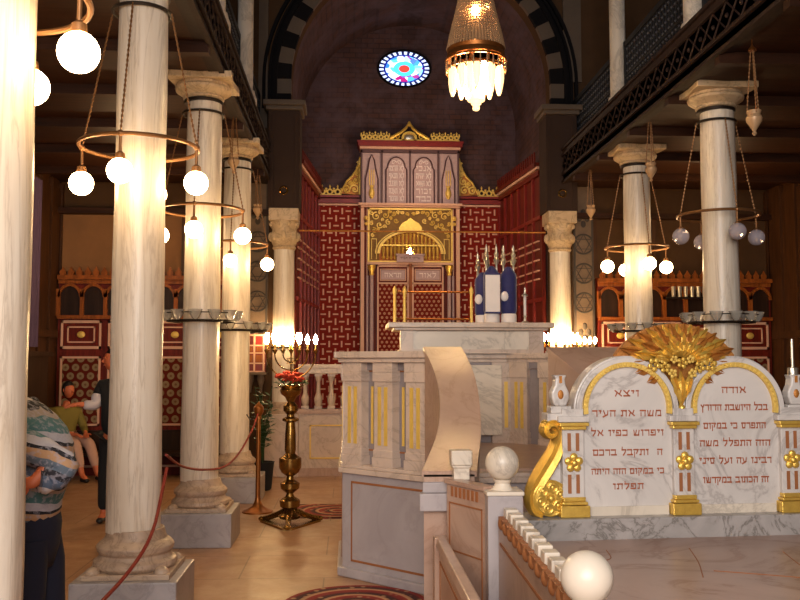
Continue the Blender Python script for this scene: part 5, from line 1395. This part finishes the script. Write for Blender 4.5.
# man in the striped sweater, bent forward, facing left
px, py = -1.52, 4.27
man = thing('person', 'person in a striped knitted sweater and navy trousers leaning forward beside the nearest column', 'person', (px, py, 0))
nodes = [(px, py, .98, .11, .12), (px-.02, py, 1.15, .11, .12), (px-.05, py, 1.32, .11, .12), (px-.12, py, 1.42, .07, .09), (px-.20, py-.0, 1.50, .05, .05), (px-.26, py, 1.58, .05, .055),
         (px-.02, py-.10, .88, .085), (px+.01, py-.11, .50, .062), (px+.01, py-.12, .09, .04), (px-.12, py-.12, .05, .035),
         (px+.0, py+.10, .88, .085), (px+.06, py+.11, .50, .062), (px+.10, py+.12, .09, .04), (px-.02, py+.12, .05, .035),
         (px-.10, py-.20, 1.40, .055), (px+.20, py-.24, 1.19, .042), (px+.15, py-.29, 1.12, .03), (px-.10, py+.20, 1.40, .055), (px+.06, py+.24, 1.15, .042), (px-.12, py+.15, 1.15, .028)]
edges = [(0, 1), (1, 2), (2, 3), (3, 4), (4, 5), (0, 6), (6, 7), (7, 8), (8, 9), (0, 10), (10, 11), (11, 12), (12, 13), (3, 14), (14, 15), (15, 16), (3, 17), (17, 18), (18, 19)]
hand(nodes, edges, 16, nodes[16][:3], (-1, .1, -.05), (0, -1, .3)); hand(nodes, edges, 19, nodes[19][:3], (-1, -.2, -.05), (0, 1, .3))
skin('body', nodes, edges, 'skin', man)
head(man, (px-.30, py, 1.66), (-1, 0, -.35))
def loft(b, secs, seg=24, wob=0):
    vs = []; fs = []; rn = random.Random(4)
    ph = [rn.random()*6 for _ in range(3)]
    for i, (cx, cy, cz, rx, ry) in enumerate(secs):
        for k in range(seg):
            a = 2*PI*k/seg; w_ = 1+wob*(math.sin(3*a+cz*30+ph[0])+.6*math.sin(5*a-cz*44+ph[1]))
            vs.append((cx+rx*w_*math.cos(a), cy+ry*w_*math.sin(a), cz))
    for i in range(len(secs)-1):
        for k in range(seg): fs.append((i*seg+k, i*seg+(k+1) % seg, (i+1)*seg+(k+1) % seg, (i+1)*seg+k))
    fs.append(list(range(seg))[::-1]); fs.append([(len(secs)-1)*seg+k for k in range(seg)])
    return b.add(vs, fs, True)
b = MB()
loft(b, [
    (px+.02, py, .93, .150, .18), (px+.02, py, .955, .155, .185), (px+.025, py, 1.00, .150, .18), (px+.03, py, 1.06, .165, .195), (px+.035, py, 1.13, .185, .205), (px+.03, py, 1.20, .200, .215),
    (px+.015, py, 1.27, .205, .22), (px-.01, py, 1.34, .200, .22), (px-.05, py, 1.40, .185, .21), (px-.09, py, 1.45, .160, .185), (px-.135, py, 1.49, .120, .14), (px-.17, py, 1.52, .085, .095), (px-.185, py, 1.545, .065, .07)], 28, .012)
for sg, el, wr in ((-1, (px+.25, py-.24, 1.20), (px+.175, py-.285, 1.13)), (1, (px+.08, py+.25, 1.17), (px-.09, py+.17, 1.15))):
    c_ = lerp_curve([(px-.06, py+sg*.13, 1.42), (px+.0, py+sg*.20, 1.32), el, ((el[0]+wr[0])/2, (el[1]+wr[1])/2-.0, 1.135), wr], 20)
    b.tube(c_, [.085-.035*(k/20)+.006*math.sin(k*1.9) for k in range(21)], 14)
b.build('sweater', 'knit', man, sharp=80)
b = MB()
loft(b, [(px+.015, py, .70, .13, .17), (px+.02, py, .80, .15, .185), (px+.025, py, .90, .155, .185), (px+.02, py, 1.0, .14, .17)], 24, .01)
for sg, dx in ((-1, 0), (1, .04)):
    loft(b, [(px+.05+dx, py+sg*.115, .07, .10, .085), (px+.05+dx, py+sg*.115, .10, .105, .09), (px+.045+dx, py+sg*.11, .30, .108, .092), (px+.035+dx*.7, py+sg*.105, .50, .115, .098), (px+.025+dx*.4, py+sg*.10, .72, .13, .105), (px+.02, py+sg*.09, .84, .13, .10)], 20, .015)
b.build('trousers', 'navy', man, sharp=80)
skin('shoe', [(px+.03, py-.12, .045, .05, .04), (px-.17, py-.12, .035, .04, .032)], [(0, 1)], 'shoe', man)
skin('shoe', [(px+.12, py+.12, .045, .05, .04), (px-.08, py+.12, .035, .04, .032)], [(0, 1)], 'shoe', man)

def seated(x, y, label, top, legs, hands, seat=.50, fwd=(0, -1), shoe_off=.0, lean=0, arm_to=None, hair_long=False):
    o = thing('person', label, 'person', (x, y, 0)); f = Vector((fwd[0], fwd[1], 0)).normalized(); s = Vector((-f.y, f.x, 0))
    P = lambda a, d, z: tuple(Vector((x, y, 0))+s*a+f*d+Vector((0, 0, z)))
    sh = seat+.50; L = lambda p, *r: (*p, *r)
    hip, wst, ch, nk = P(0, 0, seat+.10), P(0, .02, seat+.25), P(0, .03+lean, seat+.42), P(0, .04+lean*1.2, seat+.58)
    nodes = [L(hip, .13, .11), L(wst, .12, .10), L(ch, .13, .10), L(nk, .05, .05), L(P(0, .05+lean*1.3, seat+.64), .05, .05)]
    edges = [(0, 1), (1, 2), (2, 3), (3, 4)]; arms = []
    for sg in (-1, 1):
        i = len(nodes); nodes += [L(P(sg*.09, .06, seat+.08), .085), L(P(sg*.11, .44, seat+.06), .062), L(P(sg*.12, .46+shoe_off, .10), .038), L(P(sg*.12, .58+shoe_off, .05), .033)]
        edges += [(0, i), (i, i+1), (i+1, i+2), (i+2, i+3)]
        j = len(nodes); tgt = arm_to if (arm_to and sg == 1) else (sg*.10, .36, seat+.18)
        el = P(sg*.24, .12, seat+.24) if not (arm_to and sg == 1) else P((sg*.2+tgt[0])/2, (.1+tgt[1])/2, (sh+tgt[2])/2-.03)
        wr = P(*tgt); nodes += [L(P(sg*.18, .03+lean, sh-.02), .052), L(el, .04), L(wr, .026)]; edges += [(2, j), (j, j+1), (j+1, j+2)]
        arms.append((nodes[j], el, wr)); hand(nodes, edges, j+2, wr, Vector(wr)-Vector(el), (0, 0, 1))
    skin('body', nodes, edges, 'skin', o)
    n2 = [L(hip, .17, .15), L(wst, .165, .14), L(ch, .175, .14), L(P(0, .04+lean*1.1, seat+.55), .08, .07)]; e2 = [(0, 1), (1, 2), (2, 3)]
    for a, el, wr in arms:
        j = len(n2); w2 = Vector(el).lerp(Vector(wr), .85); n2 += [(a[0], a[1], a[2], .082), L(el, .056), (*w2, .042)]; e2 += [(2, j), (j, j+1), (j+1, j+2)]
    skin('top', n2, e2, top, o)
    n3 = [L(P(0, 0, seat+.10), .145, .13)]; e3 = []
    for sg in (-1, 1):
        i = len(n3); n3 += [L(P(sg*.09, .08, seat+.08), .10), L(P(sg*.11, .44, seat+.06), .085), L(P(sg*.12, .46+shoe_off*.8, .18), .06)]; e3 += [(0, i), (i, i+1), (i+1, i+2)]
        skin('shoe', [L(P(sg*.12, .44+shoe_off, .05), .045, .04), L(P(sg*.12, .60+shoe_off, .04), .038, .03)], [(0, 1)], 'shoe', o)
    skin('trousers', n3, e3, legs, o)
    head(o, P(0, .08+lean*1.5, seat+.78), (f.x, f.y, -.05), long=hair_long)
    return o
seated(-4.02, 12.86, 'person with dark hair and an olive top sitting on the bench in the left aisle', 'olive', 'pants', None, .47, (.62, -.5), .16, hair_long=True)
# standing person hidden behind the tall column
x, y = -2.37, 9.35
o = thing('person', 'person in dark clothes with a pale sleeve, standing mostly behind the tall column', 'person', (x, y, 0))
nodes = [(x, y, .96, .10, .08), (x, y, 1.15, .10, .08), (x, y, 1.36, .12, .08), (x, y, 1.48, .05, .05), (x, y, 1.56, .05, .05)]; edges = [(0, 1), (1, 2), (2, 3), (3, 4)]
for sg in (-1, 1):
    i = len(nodes); nodes += [(x+sg*.10, y, .86, .085), (x+sg*.12, y-.02, .48, .06), (x+sg*.13, y, .09, .038), (x+sg*.14, y-.12, .05, .033)]; edges += [(0, i), (i, i+1), (i+1, i+2), (i+2, i+3)]
i = len(nodes); nodes += [(x-.19, y, 1.40, .052), (x-.22, y-.08, 1.20, .04), (x-.36, y-.16, 1.22, .026)]; edges += [(2, i), (i, i+1), (i+1, i+2)]; hand(nodes, edges, i+2, (x-.36, y-.16, 1.22), (-1, -.3, -.1), (0, -.2, 1))
i = len(nodes); nodes += [(x+.19, y, 1.40, .052), (x+.22, y-.04, 1.12, .04), (x+.18, y-.2, 1.0, .026)]; edges += [(2, i), (i, i+1), (i+1, i+2)]; hand(nodes, edges, i+2, (x+.18, y-.2, 1.0), (0, -1, 0), (0, 0, 1))
skin('body', nodes, edges, 'skin', o)
skin('jacket', [(x, y, .84, .20, .165), (x, y, 1.12, .195, .15), (x, y, 1.36, .19, .145), (x, y, 1.48, .09, .08), (x-.17, y, 1.40, .085), (x-.19, y-.02, 1.33, .08), (x-.20, y-.03, 1.29, .075), (x+.19, y, 1.40, .07), (x+.22, y-.04, 1.12, .058), (x+.185, y-.17, 1.02, .045)],
     [(0, 1), (1, 2), (2, 3), (2, 4), (4, 5), (5, 6), (2, 7), (7, 8), (8, 9)], 'blackcloth', o)
skin('pale_sleeve', [(x-.20, y-.03, 1.33, .072), (x-.22, y-.08, 1.20, .066), (x-.33, y-.145, 1.215, .048)], [(0, 1), (1, 2)], 'shirt', o)
skin('trousers', [(x, y, .98, .18, .14), (x-.10, y, .84, .10), (x-.12, y-.01, .48, .08), (x-.13, y, .12, .065), (x+.10, y, .84, .10), (x+.12, y-.01, .48, .08), (x+.13, y, .12, .065)], [(0, 1), (1, 2), (2, 3), (0, 4), (4, 5), (5, 6)], 'blackcloth', o)
for sg in (-1, 1): skin('shoe', [(x+sg*.13, y+.03, .05, .048, .04), (x+sg*.14, y-.16, .04, .038, .03)], [(0, 1)], 'shoe', o)
head(o, (x-.07, y-.01, 1.67), (-1, -.5, 0))

# ================================================================== LIGHT
def area(name, loc, target, size, energy, color, sy=None):
    l = bpy.data.lights.new(name, 'AREA'); l.energy = energy; l.color = color; l.size = size
    if sy: l.shape = 'RECTANGLE'; l.size_y = sy
    o = bpy.data.objects.new(name, l); COL.objects.link(o); o.location = loc
    o.rotation_euler = (Vector(target)-Vector(loc)).to_track_quat('-Z', 'Y').to_euler(); return o
def point(name, loc, energy, color, r=.1):
    l = bpy.data.lights.new(name, 'POINT'); l.energy = energy; l.color = color; l.shadow_soft_size = r
    o = bpy.data.objects.new(name, l); COL.objects.link(o); o.location = loc; return o
# assumed daylight: area lights added for unseen entrance and upper windows behind the camera
area('assumed_entrance_daylight', (-.6, -2.3, 3.2), (1.3, 7, .6), 4.2, 490, (1.0, .93, .87), 3.2)
area('assumed_west_window_daylight', (-.6, -2.2, 6.8), (1.3, 9, 3.0), 2.5, 70, (.9, .93, 1.0), 1.6)
warm = (1.0, .62, .30)
point('left_aisle_added_fill', (-2.9, 11.7, 3.5), 22, warm)  # added point light without a fixture, warms the left aisle end wall
point('right_aisle_added_fill', (5.0, 11.6, 3.7), 16, warm)  # another added light with no lamp body, for the right aisle end
point('left_aisle_added_fill', (-3.0, 6.3, 3.7), 5, warm)  # weak added fill, no fixture, for the nearer part of the left aisle
point('apse_fill', (1.1, 14.3, 5.0), 42, (1.0, .72, .48), .3)  # added fill light without a fixture, lifts the apse brick
wd = bpy.data.worlds.new('world'); SC.world = wd; wd.use_nodes = True
wd.node_tree.nodes['Background'].inputs[0].default_value = (.95, .88, .85, 1); wd.node_tree.nodes['Background'].inputs[1].default_value = .08
SC.view_settings.view_transform = 'Standard'; SC.view_settings.look = 'None'; SC.view_settings.gamma = 1; SC.view_settings.exposure = .24
SC.cycles.sample_clamp_indirect = 3.0; SC.cycles.max_bounces = 6; SC.cycles.caustics_reflective = False; SC.cycles.caustics_refractive = False
SC.cycles.use_denoising = True
